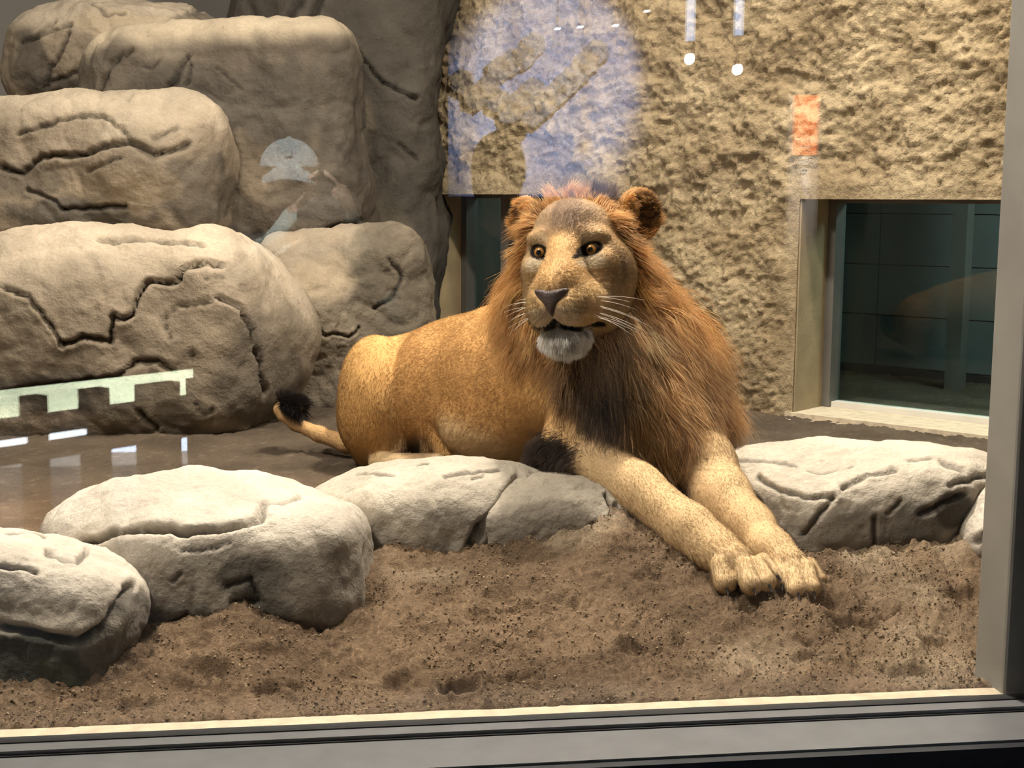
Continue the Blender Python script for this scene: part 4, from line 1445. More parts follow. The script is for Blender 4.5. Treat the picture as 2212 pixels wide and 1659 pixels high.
length = length * (1 - 0.35 * sstep(1215, 1170, px) * sstep(620, 720, py))
length = length * (1 - 0.25 * np.exp(-((px - 1240) / 60) ** 2) * (py > 820))
c = np.repeat(np.array([[0.52, 0.33, 0.15]]), NM, 0)
for (x, y, rx, ry, cc_, st) in [(1130, 560, 60, 160, (0.58, 0.33, 0.11), 0.85), (1440, 600, 80, 110, (0.58, 0.335, 0.12), 0.85), (1160, 720, 70, 90, (0.56, 0.37, 0.17), 0.8), (1355, 712, 68, 50, (0.68, 0.53, 0.36), 0.85), (1345, 760, 40, 50, (0.50, 0.36, 0.20), 0.7),
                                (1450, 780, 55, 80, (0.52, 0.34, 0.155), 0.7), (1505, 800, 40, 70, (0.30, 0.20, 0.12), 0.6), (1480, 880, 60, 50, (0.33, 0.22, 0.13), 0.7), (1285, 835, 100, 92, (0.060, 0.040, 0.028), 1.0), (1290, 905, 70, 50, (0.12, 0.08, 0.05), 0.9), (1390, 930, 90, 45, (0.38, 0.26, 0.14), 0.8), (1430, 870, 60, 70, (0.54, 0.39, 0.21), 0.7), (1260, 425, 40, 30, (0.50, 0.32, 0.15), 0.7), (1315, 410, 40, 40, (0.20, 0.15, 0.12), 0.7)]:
    m = st * blob(px, py, x, y, rx, ry)
    c = c * (1 - m) + np.array(cc_) * m
c = c * np.array([1.26, 1.16, 1.04])
long_hair('mane', p, n, dir0, length, c, K=9, clumps=1500, grav=0.24, rad=0.00055, wob=0.26, frizz=0.08, ash=0.28)

# ---- tuft on the crown
it = sample(isH * (hv > 0.075) * (hw_ < -0.095) * (au < 0.075) * (ear_w < 0.2), 6000)
p, n, hh = it(lv.astype(np.float64)), unit(it(ln)), it(_lh)
dk = sstep(0.0, 0.05, hh[:, 0])[:, None]
c = np.array([[0.54, 0.35, 0.17]]) * (1 - dk) + np.array([[0.20, 0.15, 0.115]]) * dk
long_hair('crown_tuft', p, n, unit(n * 0.5 + np.array([0.0, 0.75, 0.35])), 0.050 + 0.018 * dk[:, 0], c, K=7, clumps=110, grav=0.05, clump=0.6, rad=0.0005)

# ---- chin beard
it = sample(isH * (hv < -0.180) * (hw_ > 0.0) * (au < 0.055) * sstep(0.013, 0.017, md), 5000)
p, n = it(lv.astype(np.float64)), unit(it(ln))
c = np.repeat(np.array([[0.95, 0.89, 0.79]]), len(p), 0) * RNG.uniform(0.7, 1.1, (len(p), 1))
long_hair('chin_beard', p, n, unit(n * 0.55 + np.array([0.1, -0.8, -0.25])), np.full(len(p), 0.026), c, K=6, clumps=130, grav=0.25, clump=0.5, rad=0.00045)

# ---- tail tuft
tt = L(632, 876, 4.05)
it = sample((np.linalg.norm(lv - L(630, 870, 4.05), axis=1) < 0.035).astype(float), 5000)
p, n = it(lv.astype(np.float64)), unit(it(ln))
c = np.repeat(np.array([[0.022, 0.017, 0.014]]), len(p), 0)
long_hair('tail_tuft', p, n, unit(n * 0.8 + np.array([0.5, 0.15, -0.1])), np.full(len(p), 0.045), c, K=6, clumps=120, grav=0.2, clump=0.5, rad=0.0006)

# ---- dark elbow tuft
it = sample(np.exp(-(((lpx - 1185) / 34) ** 2 + ((lpy - 985) / 26) ** 2)) * (lv[:, 2] < 3.3), 5000)
p, n = it(lv.astype(np.float64)), unit(it(ln))
c = np.repeat(np.array([[0.07, 0.048, 0.036]]), len(p), 0) * RNG.uniform(0.5, 1.8, (len(p), 1))
long_hair('elbow_tuft', p, n, unit(n * 0.5 + np.array([-0.75, -0.35, -0.1])), np.full(len(p), 0.040), c, K=6, clumps=110, grav=0.2, clump=0.5, rad=0.0005)

# ---- ear fringe
_ei = np.full(len(lv), 1.0)
for cE, rE, roE in EAR:
    _ei = np.minimum(_ei, sd_ell(lv, cE, rE * 1.0, roE))
it = sample((ear_w > 0.25) * sstep(0.020, 0.006, _ei) * (0.06 + 1.4 * sstep(0.135, 0.105, au)), 5000)
p, n, hh = it(lv.astype(np.float64)), unit(it(ln)), it(_lh)
sg = np.sign(hh[:, :1])
c = np.repeat(np.array([[0.50, 0.265, 0.085]]), len(p), 0)
long_hair('ear_fringe', p, n, unit(n * 0.5 + (np.concatenate([sg * 0.45, np.full((len(p), 1), 0.25), np.full((len(p), 1), 0.15)], 1) @ HB)), np.full(len(p), 0.022), c, K=6, clumps=130, grav=0.15, clump=0.6, rad=0.00045)

# ---- whiskers
wp_, wd_, wl_ = [], [], []
for s in (-1, 1):
    for r_ in range(4):
        for k in range(3):
            u = s * (0.045 + 0.011 * k)
            v = -0.116 - 0.011 * r_ - 0.002 * k
            wp_.append((u, v, 0.105 - 0.012 * k))
            wd_.append((s * (0.9 + 0.1 * r_), 0.10 - 0.10 * r_, -0.35))
            wl_.append((0.10 if s > 0 else 0.05) + 0.05 * random.random())
wp_ = HEAD_O + np.array(wp_) @ HB
wd_ = unit(np.array(wd_) + RNG.normal(0, 0.08, (len(wp_), 3))) @ HB
wl_ = np.array(wl_)
q = np.stack([wp_ + wd_ * (wl_ * s)[:, None] + np.array([0, -0.22, 0.0]) * (wl_ * s * s)[:, None] for s in np.linspace(0, 1, 8)], 1)
strands('whiskers', to_world(q), 0.0006 * np.linspace(1, 0.25, 8), np.repeat(np.array([[0.85, 0.78, 0.65]]), len(q), 0), np.repeat(np.array([[0, -0.6, 0.8]]), len(q), 0), M_MANE, lion)
# ------------------------------------------------------------------ the visitors' hall (seen as reflections in the pane)
M_HFLOOR = plain('hall_floor', (0.05, 0.05, 0.05), 0.6)
M_HWALL = plain('hall_dark_wall', (0.030, 0.029, 0.028), 0.85)
M_BLUEW = plain('pale_blue_plaster', (0.50, 0.56, 0.72), 0.8, var=0.06)
HZ0, HZ1 = -0.72, 2.25
struct(prism('floor_hall', [(-5.5, -6.5), (5.0, -6.5), (5.0, 0.0), (-5.5, 0.0)], HZ0 - 0.1, HZ0, M_HFLOOR))
struct(prism('ceiling_hall', [(-5.5, -6.5), (5.0, -6.5), (5.0, -0.06), (-5.5, -0.06)], HZ1, HZ1 + 0.12, M_HWALL))
struct(prism('wall_hall_back', [(1.0, -6.6), (5.0, -6.6), (5.0, -6.5), (1.0, -6.5)], HZ0, HZ1, M_HWALL))
struct(prism('wall_hall_right', [(5.0, -6.6), (5.1, -6.6), (5.1, 0.0), (5.0, 0.0)], HZ0, HZ1, M_HWALL))
struct(prism('wall_beside_glass', [(-5.5, -0.06), (-2.45, -0.06), (-2.45, 0.06), (-5.5, 0.06)], HZ0, HZ1 + 0.1, M_HWALL))
struct(prism('wall_beside_post', [(2.75, -0.06), (5.0, -0.06), (5.0, 0.06), (2.75, 0.06)], HZ0, HZ1 + 0.1, M_HWALL))

# -- window wall of the hall, daylight beyond
def vz(px, py, z):
    p = WZ(px, py, z).copy(); p[1] = -p[1]
    return p


ZT = 0.03
_A, _Bq = vz(450, 793, ZT), vz(0, 843, ZT)
_wd = (_Bq - _A)[:2]; _wd /= np.linalg.norm(_wd)
_wn = np.array([-_wd[1], _wd[0]])
if _wn @ (np.array([0, -2.0]) - _A[:2]) < 0:
    _wn = -_wn                                     # into the hall


def along(px):
    """distance along the window wall for a mirrored pixel column"""
    v = L(px, 900, 1.0) @ B
    # mirrored ray in plan: (x, -y)
    d = np.array([v[0], -v[1]]); o_ = np.array([CAM[0], -CAM[1]]) * np.array([1, 1])
    o_ = np.array([0.0, 2.13])
    m = np.array([[d[0], -_wd[0]], [d[1], -_wd[1]]])
    s = np.linalg.solve(m, _A[:2] - o_)
    return s[1], s[0] * v[2]


def zat(px, py):
    s, _ = along(px)
    v = L(px, py, 1.0) @ B
    q = _A[:2] + _wd * s
    t = q[0] / v[0]
    return CAM[2] + t * v[2]


def wslab(name, s0, s1, z0, z1, o0, o1, mat, parent=None):
    c = [(_A[:2] + _wd * s + _wn * o_) for s, o_ in ((s0, o0), (s1, o0), (s1, o1), (s0, o1))]
    ob = prism(name, [tuple(q) for q in c], z0, z1, mat, parent)
    bm = bmesh.new(); bm.from_mesh(ob.data); bmesh.ops.recalc_face_normals(bm, faces=bm.faces); bm.to_mesh(ob.data); bm.free()
    return ob


_s = lambda px: along(px)[0]
z_bb, z_st, z_lt = zat(135, 893), zat(135, 939), zat(135, 990)
S0, S1 = _s(452), _s(0) + 1.2
ww = empty('window_4', (_A[0], _A[1], HZ0)); struct(ww); ww['label'] = 'low hall window band between dark posts, reflected at lower left'
wslab('header', S0 - 3.4, S1, ZT, HZ1, 0.0, -0.12, M_HWALL, ww)
wslab('rail', S0, S1, z_lt, z_bb, 0.0, -0.08, M_HWALL, ww)
wslab('kerb', S0, S1, HZ0, HZ0 + 0.05, 0.0, -0.08, M_HWALL, ww)
wslab('end_panel', S0 - 3.4, S0, HZ0, ZT, 0.0, -0.12, M_HWALL, ww)
for a, b in ((410, 378 + 32), (380, 334), (297, 226), (177, 91), (49, -40), (-90, -180), (-240, -330)):
    pass
for a, b, top in ((452, 411, z_bb + 0.09), (377, 300, z_bb + 0.09), (225, 178, z_bb + 0.10), (91, 50, z_bb + 0.10), (-60, -110, ZT), (-250, -320, ZT)):
    wslab('post', _s(a), _s(b), HZ0, top, 0.05, -0.03, M_HWALL, ww)
wslab('pane', S0, S1, HZ0 + 0.05, ZT, -0.05, -0.055, pane_mat('hall_glass', 0.04), ww)
M_TUBE = plain('lit_tube', (0.9, 0.9, 0.9), 0.5, emit=(0.85, 0.93, 1.0), emit_s=9.0)
for a, b in ((178, 92), (49, -40)):
    o = wslab('strip_lamp', _s(a), _s(b), z_st - 0.012, z_st + 0.012, 0.03, 0.005, M_TUBE)
    tag(o, 'thin white strip lamp on the hall rail, reflected at the left edge' if a < 100 else 'thin white strip lamp on the hall rail, reflected beside the third post', 'lamp', 'hall strip lamps')
M_GRASS = plain('rough_grass', (0.36, 0.42, 0.28), 0.9, var=0.4, scale=1.6, bump=0.5)
M_PAVE = plain('pale_paving', (0.42, 0.52, 0.72), 0.8, var=0.12, scale=1.5)
c = [_A[:2] + _wd * s + _wn * o_ for s, o_ in ((S0 - 4, -0.13), (S1 + 4, -0.13), (S1 + 4, -12), (S0 - 4, -12))]
struct(prism('floor_outside', [tuple(q) for q in c], HZ0 - 0.2, HZ0 - 0.02, M_PAVE))
nb_ = 60
bx = np.linspace(S0 - 4, S1 + 4, nb_); bo = np.linspace(-2.2, -9, nb_)
BX, BO = np.meshgrid(bx, bo, indexing='ij')
pp = np.stack([BX.ravel(), BO.ravel(), BX.ravel() * 0], 1)
bz = HZ0 + 0.0 + 1.5 * sstep(-2.2, -7, pp[:, 1]) + 0.12 * fbm(pp * 1.3, 4, 77)
bw = _A[:2] + np.outer(pp[:, 0], _wd) + np.outer(pp[:, 1], _wn)
I = np.arange(nb_ * nb_).reshape(nb_, nb_)
o = mesh_np('grass_bank', np.concatenate([bw, bz[:, None]], 1), np.stack([I[:-1, :-1], I[1:, :-1], I[1:, 1:], I[:-1, 1:]], -1).reshape(-1, 4), M_GRASS)
tag(o, 'sunlit grass bank outside the hall window', 'grass bank', kind='stuff')
bm = bmesh.new(); bm.from_mesh(o.data); bmesh.ops.recalc_face_normals(bm, faces=bm.faces)
bm.to_mesh(o.data); bm.free()
sl = bpy.data.lights.new('sun', 'SUN'); sl.energy = 55.0; sl.angle = 0.02; sl.color = (1.0, 0.96, 0.9)
so_ = bpy.data.objects.new('sun', sl)
so_.rotation_euler = Vector((0.25, 0.15, -1)).to_track_quat('-Z', 'Y').to_euler()
so_.location = (-6, -6, 6)
COL.objects.link(so_)
# remaining hall side walls
_w2 = _A[:2] + _wd * S1
struct(prism('wall_hall_left', [tuple(_w2), (_w2[0] - 0.12, _w2[1]), (-5.5, -0.06), (-5.4, -0.06)], HZ0, HZ1, M_HWALL))

# -- pale blue wall with wooden hexagons
BW_Y = 4.75
xl, xr = MIR(968, 300, BW_Y)[0], MIR(2000, 300, BW_Y)[0]
bwl = prism('wall_blue', [(xl, -BW_Y), (xl, -BW_Y - 0.1), (xr, -BW_Y - 0.1), (xr, -BW_Y)], HZ0, HZ1, M_BLUEW); struct(bwl)
_dz = MIR(1100, 425, BW_Y)[2]
dd_ = prism('trim_2', [(xl, -BW_Y + 0.03), (xl, -BW_Y), (xr, -BW_Y), (xr, -BW_Y + 0.03)], HZ0, _dz, M_HWALL); struct(dd_)
bwl['label'] = 'pale blue hall wall carrying wooden hexagons, reflected above the lion'
M_HEX = plain('light_plywood', (0.17, 0.15, 0.13), 0.6, var=0.15, scale=5)
HEXC = [(1100, 785), (945, 770), (1020, 695), (1185, 715), (1258, 645), (1332, 575), (1405, 505), (1470, 430), (1535, 360), (1108, 855 - 240), (865, 690), (800, 600), (715, 665), (620, 560), (875, 480), (962, 425), (1110, 310), (1040, 390)]
hexmesh = None
HEXO = []
ORD = 'first second third fourth fifth sixth seventh eighth ninth tenth eleventh twelfth thirteenth fourteenth fifteenth sixteenth seventeenth eighteenth'.split()
for i, (cx_, cy_) in enumerate(HEXC):
    c = MIR(800 + cx_ / 3.16, cy_ / 3.16, BW_Y)
    if hexmesh is None:
        bm = bmesh.new()
        r = bmesh.ops.create_cone(bm, cap_ends=True, segments=6, radius1=0.066, radius2=0.066, depth=0.03)
        bmesh.ops.rotate(bm, verts=bm.verts, matrix=Matrix.Rotation(math.pi / 2, 3, 'X'))
        bmesh.ops.rotate(bm, verts=bm.verts, matrix=Matrix.Rotation(math.radians(-8), 3, 'Y'))
        o = link_bm('hexagon_tile', bm, M_HEX)
        hexmesh = o.data
    else:
        o = bpy.data.objects.new('hexagon_tile', hexmesh); COL.objects.link(o)
    o.location = (c[0], -BW_Y + 0.018, c[2])
    HEXO.append((c[0], o))
for i, (_, o) in enumerate(sorted(HEXO, key=lambda q: q[0])):
    tag(o, ORD[i] + ' plywood hexagon from the left in the reflected ring above the lion', 'wall tile', 'plywood hexagons on the blue wall')
q = MIR(1190, 175, BW_Y)
spot('hall_wall_spot', (q[0] + 0.25, -BW_Y + 1.0, 2.15), tuple(q), 640, (0.62, 0.74, 1.0), 50, 1.0)

# -- pendant lamps
M_BULB = plain('glowing_bulb', (1, 1, 1), 0.4, emit=(0.95, 0.98, 1.0), emit_s=14.0)
M_GLOW = plain('glowing_tube', (1, 1, 1), 0.4, emit=(0.60, 0.74, 1.0), emit_s=4.5)
M_CORD = plain('black_cord', (0.02, 0.02, 0.02), 0.5)
for i, (px_, y0, y1, by) in enumerate(((1493, -20, 88, 127), (1598, -30, 76, 150))):
    yy = 3.9
    a, b, bb = MIR(px_, y0, yy), MIR(px_, y1, yy), MIR(px_ - 3, by, yy)
    e = empty('pendant_lamp', (a[0], a[1], HZ1))
    tag(e, 'long pendant lamp with a bare bulb, reflected at top, ' + ('nearer the lion' if i == 0 else 'nearer the orange banner'), 'lamp', 'pendant lamps')
    bm = bmesh.new(); tube(bm, [(a[0], a[1], HZ1), (a[0], a[1], bb[2])], 0.004, 8); link_bm('cord', bm, M_CORD, e)
    bm = bmesh.new(); tube(bm, [(a[0], a[1], a[2]), (a[0], a[1], b[2])], [0.020, 0.020], 16); link_bm('tube', bm, M_GLOW, e, True)
    bm = bmesh.new(); bmesh.ops.create_uvsphere(bm, u_segments=16, v_segments=10, radius=0.021)
    for v in bm.verts:
        v.co.z *= 1.25
        v.co += Vector((a[0], a[1], bb[2]))
    link_bm('bulb', bm, M_BULB, e, True)
    bm = bmesh.new(); tube(bm, [(a[0], a[1], bb[2] + 0.022), (a[0], a[1], bb[2] + 0.05)], 0.012, 12); link_bm('socket', bm, M_CORD, e)
for i, (px_, py_) in enumerate(((1398, 24), (1330, 55), (1254, 58), (1205, 62))):
    c = MIR(px_, py_, 4.2)
    o = box('spot_slit', (c[0] - 0.013, c[1] - 0.02, c[2] - 0.003), (c[0] + 0.013, c[1], c[2] + 0.004), M_TUBE)
    o.rotation_euler = (0, 0, 0)
    e = empty('slit_lamp', (c[0], c[1], HZ1)); tag(e, ORD[3 - i] + ' tiny slit lamp from the left, reflected above the hexagons', 'lamp', 'slit lamps')
    o.name = 'slit'; o.parent = e; o.matrix_parent_inverse = e.matrix_basis.inverted()
    bm = bmesh.new(); tube(bm, [(c[0], c[1] - 0.01, c[2] + 0.004), (c[0], c[1] - 0.01, HZ1)], 0.003, 6); link_bm('stem', bm, M_CORD, e)

# -- orange notice banner, its writing reversed by the reflection
BY = 3.0
M_ORANGE = plain('orange_banner', (0.80, 0.17, 0.035), 0.7, var=0.05)
M_CARD = plain('white_card', (0.80, 0.80, 0.80), 0.6, var=0.02)
M_INK = plain('dark_ink', (0.03, 0.03, 0.035), 0.7)
M_PANEL = plain('grey_notice_board', (0.16, 0.16, 0.165), 0.6)
t0, t1 = MIR(1716, 205, BY), MIR(1764, 335, BY)
b0, b1 = MIR(1708, 205, BY), MIR(1765, 440, BY)
e = empty('notice_board', ((t0[0] + t1[0]) / 2, -BY, HZ0))
tag(e, 'narrow standing notice board with an orange header, reflected beside the right rear window', 'notice board')
box('board', (b0[0], -BY - 0.03, HZ0 + 0.02), (b1[0], -BY - 0.004, b0[2]), M_PANEL, e, 0.003)
box('foot', (b0[0] - 0.08, -BY - 0.2, HZ0), (b1[0] + 0.08, -BY + 0.16, HZ0 + 0.02), M_PANEL, e, 0.004)
hd = box('header', (t0[0], -BY - 0.004, t1[2]), (t1[0], -BY + 0.002, t0[2]), M_ORANGE, e)


def text_on(body, x, z, size, mat, parent, name, width=None):
    """flat lettering facing the pane (+y)"""
    cu = bpy.data.curves.new(name, 'FONT')
    cu.body = body
    cu.size = size
    cu.align_x = 'CENTER'; cu.align_y = 'CENTER'
    cu.extrude = 0.0004
    tmp = bpy.data.objects.new(name, cu)
    COL.objects.link(tmp)
    cu.materials.append(mat)
    bpy.context.view_layer.update()
    me = bpy.data.meshes.new_from_object(tmp.evaluated_get(bpy.context.evaluated_depsgraph_get()))
    bpy.data.objects.remove(tmp)
    me.name = name
    ob = bpy.data.objects.new(name, me)
    COL.objects.link(ob)
    ob.rotation_euler = (math.pi / 2, 0, math.pi)
    ob.location = (x, -BY + 0.004, z)
    bpy.context.view_layer.update()
    if width:
        ob.scale.x = width / max(1e-4, ob.dimensions.x)
    return ob, parent


def put(pair):
    ob, par = pair
    ob.parent = par
    ob.matrix_parent_inverse = par.matrix_basis.inverted()


tz = lambda py: MIR(1740, py, BY)[2]
xm = (t0[0] + t1[0]) / 2
put(text_on('キーパーより', xm, tz(303), 0.020, M_CARD, e, 'lettering', 0.070))
put(text_on('からのお知らせ', xm, tz(318), 0.011, M_CARD, e, 'lettering', 0.046))
c1a, c1b = MIR(1729, 338, BY), MIR(1747, 356, BY)
box('card', (c1a[0], -BY - 0.004, c1b[2]), (c1b[0], -BY + 0.001, c1a[2]), M_CARD, e)
put(text_on('111', (c1a[0] + c1b[0]) / 2, tz(347), 0.016, M_INK, e, 'lettering', 0.016))
c2a, c2b = MIR(1727, 363, BY), MIR(1748, 375, BY)
box('card', (c2a[0], -BY - 0.004, c2b[2]), (c2b[0], -BY + 0.001, c2a[2]), M_CARD, e)
for k in range(3):
    box('printed_line', (c2a[0] + 0.004 + 0.011 * k, -BY + 0.001, tz(370)), (c2a[0] + 0.012 + 0.011 * k, -BY + 0.0016, tz(367.5)), M_INK, e)
fc = MIR(1737, 402, BY)
bm = bmesh.new(); bmesh.ops.create_uvsphere(bm, u_segments=20, v_segments=14, radius=1.0)
for v in bm.verts:
    k = 1 - 0.45 * max(0, -v.co.z)
    v.co = Vector((fc[0] + v.co.x * 0.017 * k, -BY + 0.006 + v.co.y * 0.006, fc[2] + v.co.z * 0.052))
fig = link_bm('animal_relief', bm, plain('pale_grey_relief', (0.42, 0.44, 0.48), 0.6), e, True)
for s in (-1, 1):
    bm = bmesh.new(); bmesh.ops.create_uvsphere(bm, u_segments=10, v_segments=8, radius=0.004)
    for v in bm.verts:
        v.co += Vector((fc[0] + s * 0.008, -BY + 0.0115, fc[2] - 0.010))
    link_bm('eye', bm, M_INK, fig, True)
spot('added_notice_spot', (xm + 0.1, -BY + 1.1, 2.1), (xm, -BY, tz(320)), 700, (1.0, 0.93, 0.85), 22, 0.8)  # added spot that makes the board bright enough to reflect

# -- rounded seat backs
M_SEAT = plain('grey_green_upholstery', (0.11, 0.135, 0.12), 0.8, var=0.08)
for i, (px0, px1, py0, yy) in enumerate(((812, 920, 628, 2.75), (850, 935, 595, 3.1), (962, 1045, 616, 2.9), (1012, 1075, 614, 3.2), (1056, 1125, 614, 3.5))):
    a, b = MIR(px0, py0, yy), MIR(px1, py0, yy)
    w_, h_, zt_ = (b[0] - a[0]) / 2, 0.0, a[2]
    cxm = (a[0] + b[0]) / 2
    e = empty('chair', (cxm, -yy, HZ0))
    tag(e, ['low round-backed chair, reflected nearest the lion haunch', 'taller round-backed chair just behind the one reflected by the lion haunch', 'round-backed chair reflected just left of the mane', 'round-backed chair partly behind the one left of the mane', 'round-backed chair reflected at the edge of the mane'][i], 'chair', 'round-backed hall chairs')
    bm = bmesh.new()
    n = 14
    out = [(-w_, HZ0 + 0.42)] + [(-w_ * math.cos(math.pi * k / n) , zt_ - 0.10 + 0.10 * math.sin(math.pi * k / n) ** 0.7) for k in range(n + 1)] + [(w_, HZ0 + 0.42)]
    for (x, z) in out:
        pass
    f1 = [bm.verts.new((cxm + x, -yy + 0.035, z)) for x, z in out]
    f2 = [bm.verts.new((cxm + x, -yy - 0.035, z)) for x, z in out]
    bm.faces.new(f1); bm.faces.new(list(reversed(f2)))
    for k in range(len(out)):
        k2 = (k + 1) % len(out)
        bm.faces.new((f1[k2], f1[k], f2[k], f2[k2]))
    bmesh.ops.recalc_face_normals(bm, faces=bm.faces)
    link_bm('backrest', bm, M_SEAT, e)
    box('seat', (cxm - w_, -yy - 0.33, HZ0 + 0.34), (cxm + w_, -yy + 0.035, HZ0 + 0.42), M_SEAT, e, 0.01)
    for sx in (-1, 1):
        for sy in (-0.30, 0.0):
            bm = bmesh.new(); tube(bm, [(cxm + sx * (w_ - 0.02), -yy + sy, HZ0), (cxm + sx * (w_ - 0.025), -yy + sy, HZ0 + 0.35)], 0.009, 8); link_bm('leg', bm, M_STEEL, e)
# ------------------------------------------------------------------ visitors in the hall
M_PERSON = attr_mat('skin_and_clothes', rough=0.8, spec=0.2, bumps=((60, 0.2, 0.004),), grain=0.06, grain_scale=40)


def person(label, x, y, height, shirt, trousers, pose='down', skin=(0.36, 0.23, 0.16), head_dx=0.0, hair=None, cap=None, bun=False, phone=None, torso=None):
    s = height / 1.76
    e = empty('person', (x, y, HZ0))
    tag(e, label, 'person')
    V = lambda a, b, c: np.array([x + a * s, y + b * s, HZ0 + c * s])
    pr = []

    def C(a, b, ra, rb, t, k=0.04):
        pr.append(('c', (a, b, ra * s, rb * s), t, k))

    def E(c, r, t, k=0.04):
        pr.append(('e', (c, np.array(r) * s), t, k))
    for q in (-1, 1):
        C(V(q * .10, -.03, .045), V(q * .11, .15, .04), .042, .036, 'shoe', .02)
        C(V(q * .10, -.01, .09), V(q * .10, .02, .50), .05, .062, 'leg')
        C(V(q * .10, .02, .50), V(q * .085, .0, .92), .062, .088, 'leg')
    E(V(0, 0, .96), (.165, .11, .13), 'leg', .05)
    E(V(0, 0, 1.20), (.165, .105, .27), 'torso', .06)
    C(V(-.155, -.005, 1.415), V(.155, -.005, 1.415), .062, .062, 'torso', .06)
    C(V(0, -.005, 1.42), V(0, .012, 1.56), .055, .052, 'skin')
    hd = V(head_dx, .02, 1.655)
    E(hd, (.076, .096, .112), 'skin', .03)
    E(hd + np.array([0, .045, -.065]) * s, (.050, .052, .050), 'skin', .03)
    C(hd + np.array([0, .088, .012]) * s, hd + np.array([0, .108, -.024]) * s, .009, .013, 'skin', .012)
    for q in (-1, 1):
        E(hd + np.array([q * .078, -.005, -.008]) * s, (.012, .020, .030), 'skin', .012)
    for q in (-1, 1):
        sh = V(q * .185, 0, 1.41)
        if pose == 'down':
            el, wr = V(q * .235, -.03, 1.12), V(q * .235, .05, .88)
            fd, fs = np.array([0, .12, -1.0]), np.array([0, 1, .1])
        else:
            wr = np.array(phone) + np.array([q * .088, -.03, -.02])
            el = (sh + wr) / 2 + np.array([q * .08, -.05, -.16]) * s
            fd, fs = np.array([-q * 0.35, .15, .9]), np.array([0, 1, .1])
        C(sh, el, .052, .043, 'shirt')
        C(el, wr, .042, .028, 'shirt', .02)
        fd = fd / np.linalg.norm(fd)
        pm = wr + fd * .055 * s
        C(wr, pm + fd * .02 * s, .026, .030, 'skin', .015)
        for k in range(4):                                                       # four fingers, curled
            off = fs * (k - 1.5) * .019 * s
            ln_f = (.062, .072, .068, .052)[k] * s
            k1 = pm + off + fd * .035 * s
            k2 = k1 + fd * ln_f * .55 + np.array([-q * .008, 0, 0])
            k3 = k2 + fd * ln_f * .30 + np.array([-q * .018, 0, 0])
            C(k1, k2, .0085, .008, 'skin', .004)
            C(k2, k3, .008, .007, 'skin', .004)
        th = wr + fd * .035 * s + fs * .028 * s
        C(th, th + fd * .035 * s + fs * .022 * s + np.array([-q * .012, 0, 0]), .011, .009, 'skin', .008)

    def f(p):
        d = np.full(len(p), 0.5)
        for kd, dt, t, k in pr:
            d = smin(d, sd_cone(p, *dt) if kd == 'c' else sd_ell(p, *dt), k * s)
        return d
    v, fc = mesh_sdf(f, V(-.42, -.28, -.02) - 0.02, V(.42, .55, 1.82), 0.0105, 5)
    best = np.full(len(v), 9.0); col = np.zeros((len(v), 3))
    cm = {'shirt': shirt, 'torso': torso or shirt, 'leg': trousers, 'skin': skin, 'shoe': (0.05, 0.05, 0.05)}
    for kd, dt, t, k in pr:
        d = sd_cone(v, *dt) if kd == 'c' else sd_ell(v, *dt)
        m = d < best
        best[m] = d[m]; col[m] = cm[t]
    for q in (-1, 1):                                                            # eyes, brows, mouth
        d = np.linalg.norm((v - (hd + np.array([q * .032, .088, .010]) * s)) / np.array([.016, .03, .007]) / s, axis=1)
        col[d < 1] = (0.03, 0.02, 0.02)
        d = np.linalg.norm((v - (hd + np.array([q * .033, .088, .030]) * s)) / np.array([.022, .03, .005]) / s, axis=1)
        col[d < 1] = (0.04, 0.03, 0.025)
    d = np.linalg.norm((v - (hd + np.array([0, .095, -.055]) * s)) / np.array([.026, .03, .006]) / s, axis=1)
    col[d < 1] = (0.25, 0.09, 0.08)
    mesh_np('body', v, fc, M_PERSON, e, col)
    if hair is not None:
        def fh(p):
            q = p - hd
            d = sd_ell(q, np.array([0, -.014, .014]) * s, np.array([.090, .105, .118]) * s)
            d = smin(d, sd_ell(q, np.array([0, -.055, -.05]) * s, np.array([.078, .055, .09]) * s), .03)
            d = smax(d, -sd_ell(q, np.array([0, .100, -.045]) * s, np.array([.070, .075, .105]) * s), .02)
            if bun:
                d = smin(d, sd_ell(q, np.array([.045, -.03, .125]) * s, np.array([.050, .05, .035]) * s), .02)
            return d
        v, fc = mesh_sdf(fh, hd - .17 * s, hd + .19 * s, 0.008, 4)
        mesh_np('hair', v, fc, M_PERSON, e, np.repeat(np.array([hair]), len(v), 0))
    if cap is not None:
        def fcap(p):
            q = (p - hd) / s
            d = sd_ell(q, np.array([0, -.008, .030]), np.array([.096, .114, .098]))
            d = np.maximum(d, -sd_ell(q, np.array([0, -.008, .026]), np.array([.088, .106, .090])))
            d = smax(d, -(q[:, 2] - .034), .006)
            d = smin(d, sd_ell(q, np.array([0, -.008, .130]), np.array([.008, .008, .006])), .004)
            b = sd_ell(q, np.array([0, .105, .020]), np.array([.090, .105, .090]))
            sheet = np.abs(q[:, 2] - (.040 - 6.5 * q[:, 0] ** 2 - 0.38 * np.maximum(0, q[:, 1] - .085))) - .003
            b = smax(np.maximum(b, sheet), -(q[:, 1] - .055), .004)
            return np.minimum(d, b) * s
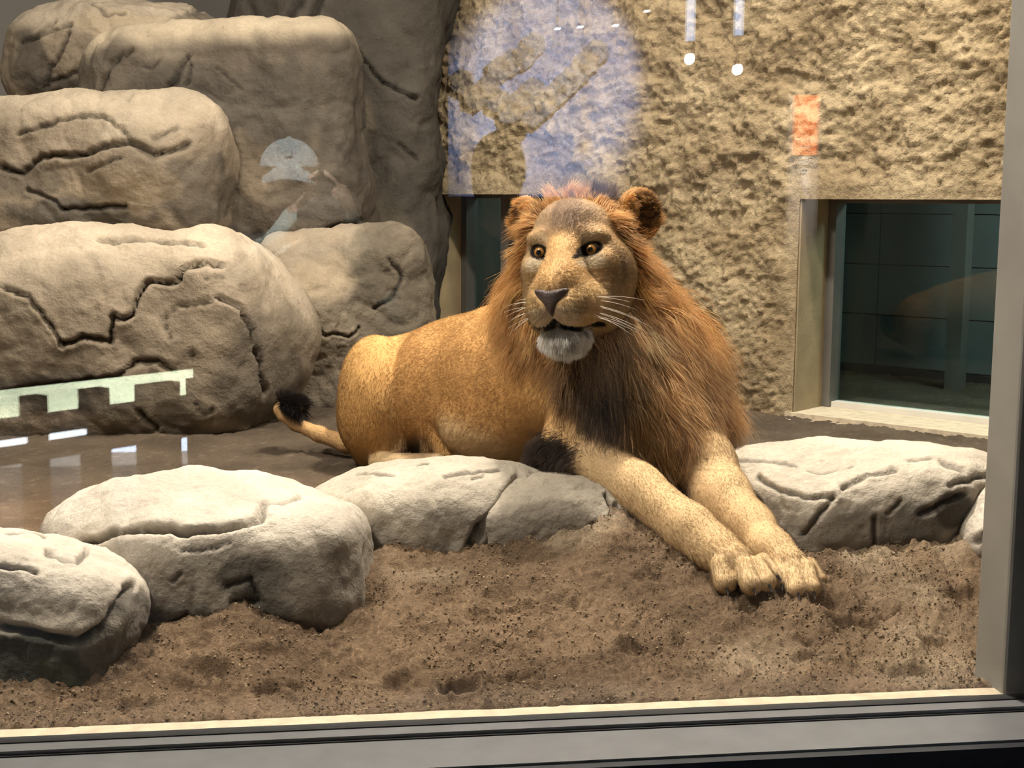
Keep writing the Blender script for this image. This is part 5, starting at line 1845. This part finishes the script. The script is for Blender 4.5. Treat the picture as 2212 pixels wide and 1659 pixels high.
        v, fc = mesh_sdf(fcap, hd - np.array([.13, .15, .06]) * s, hd + np.array([.13, .24, .16]) * s, 0.003, 4)
        cp = mesh_np('cap', v, fc, M_PERSON, e, np.repeat(np.array([cap]), len(v), 0))
        box('emblem', (hd[0] - .012, hd[1] + .096 * s, hd[2] + .066), (hd[0] + .012, hd[1] + .110 * s, hd[2] + .086), plain('tone_on_tone_stitching', (0.22, 0.26, 0.26), 0.8), cp, 0.003)
    return e


hp = MIR(625, 385, 2.27)
ph = np.array([-0.035, -2.185, 0.835])
person('person in a pale grey cap holding up a phone, reflected left of centre', hp[0], -2.32, (hp[2] + 0.112 - HZ0) / 1.767 * 1.76, (0.42, 0.50, 0.46), (0.04, 0.04, 0.05), 'phone', cap=(0.50, 0.56, 0.57), phone=ph, torso=(0.03, 0.03, 0.033))
e = empty('smartphone', tuple(ph))
tag(e, 'black smartphone held up by the person in the cap', 'phone')
box('case', (ph[0] - 0.078, ph[1] - 0.008, ph[2] - 0.036), (ph[0] + 0.078, ph[1], ph[2] + 0.036), M_RUBBER, e, 0.004)
for k in range(2):
    bm = bmesh.new(); tube(bm, [(ph[0] + 0.055, ph[1], ph[2] + 0.018 - 0.026 * k), (ph[0] + 0.055, ph[1] + 0.002, ph[2] + 0.018 - 0.026 * k)], 0.008, 16); link_bm('lens', bm, M_FRONT, e)
h2 = MIR(1076, 372, 2.35)
person('person in dark clothes with hair tied up, silhouetted in the reflection above the lion', h2[0], -2.35, (h2[2] - HZ0) / 1.655 * 1.76, (0.025, 0.025, 0.03), (0.03, 0.03, 0.035), 'down', hair=(0.015, 0.012, 0.010), bun=True)
h3 = MIR(1972, 672, 2.35)
person('small person with dark hair, faintly reflected in the right rear window', h3[0], -2.35, (h3[2] - HZ0) / 1.655 * 1.76, (0.03, 0.035, 0.04), (0.03, 0.03, 0.04), 'down', hair=(0.015, 0.013, 0.012))
spot('added_cap_spot', (-0.35, -0.75, 2.1), (hp[0], -2.25, hp[2] + 0.02), 1000, (0.90, 0.97, 1.0), 15, 0.8)  # added narrow spot that lifts the cap's reflection in the pane
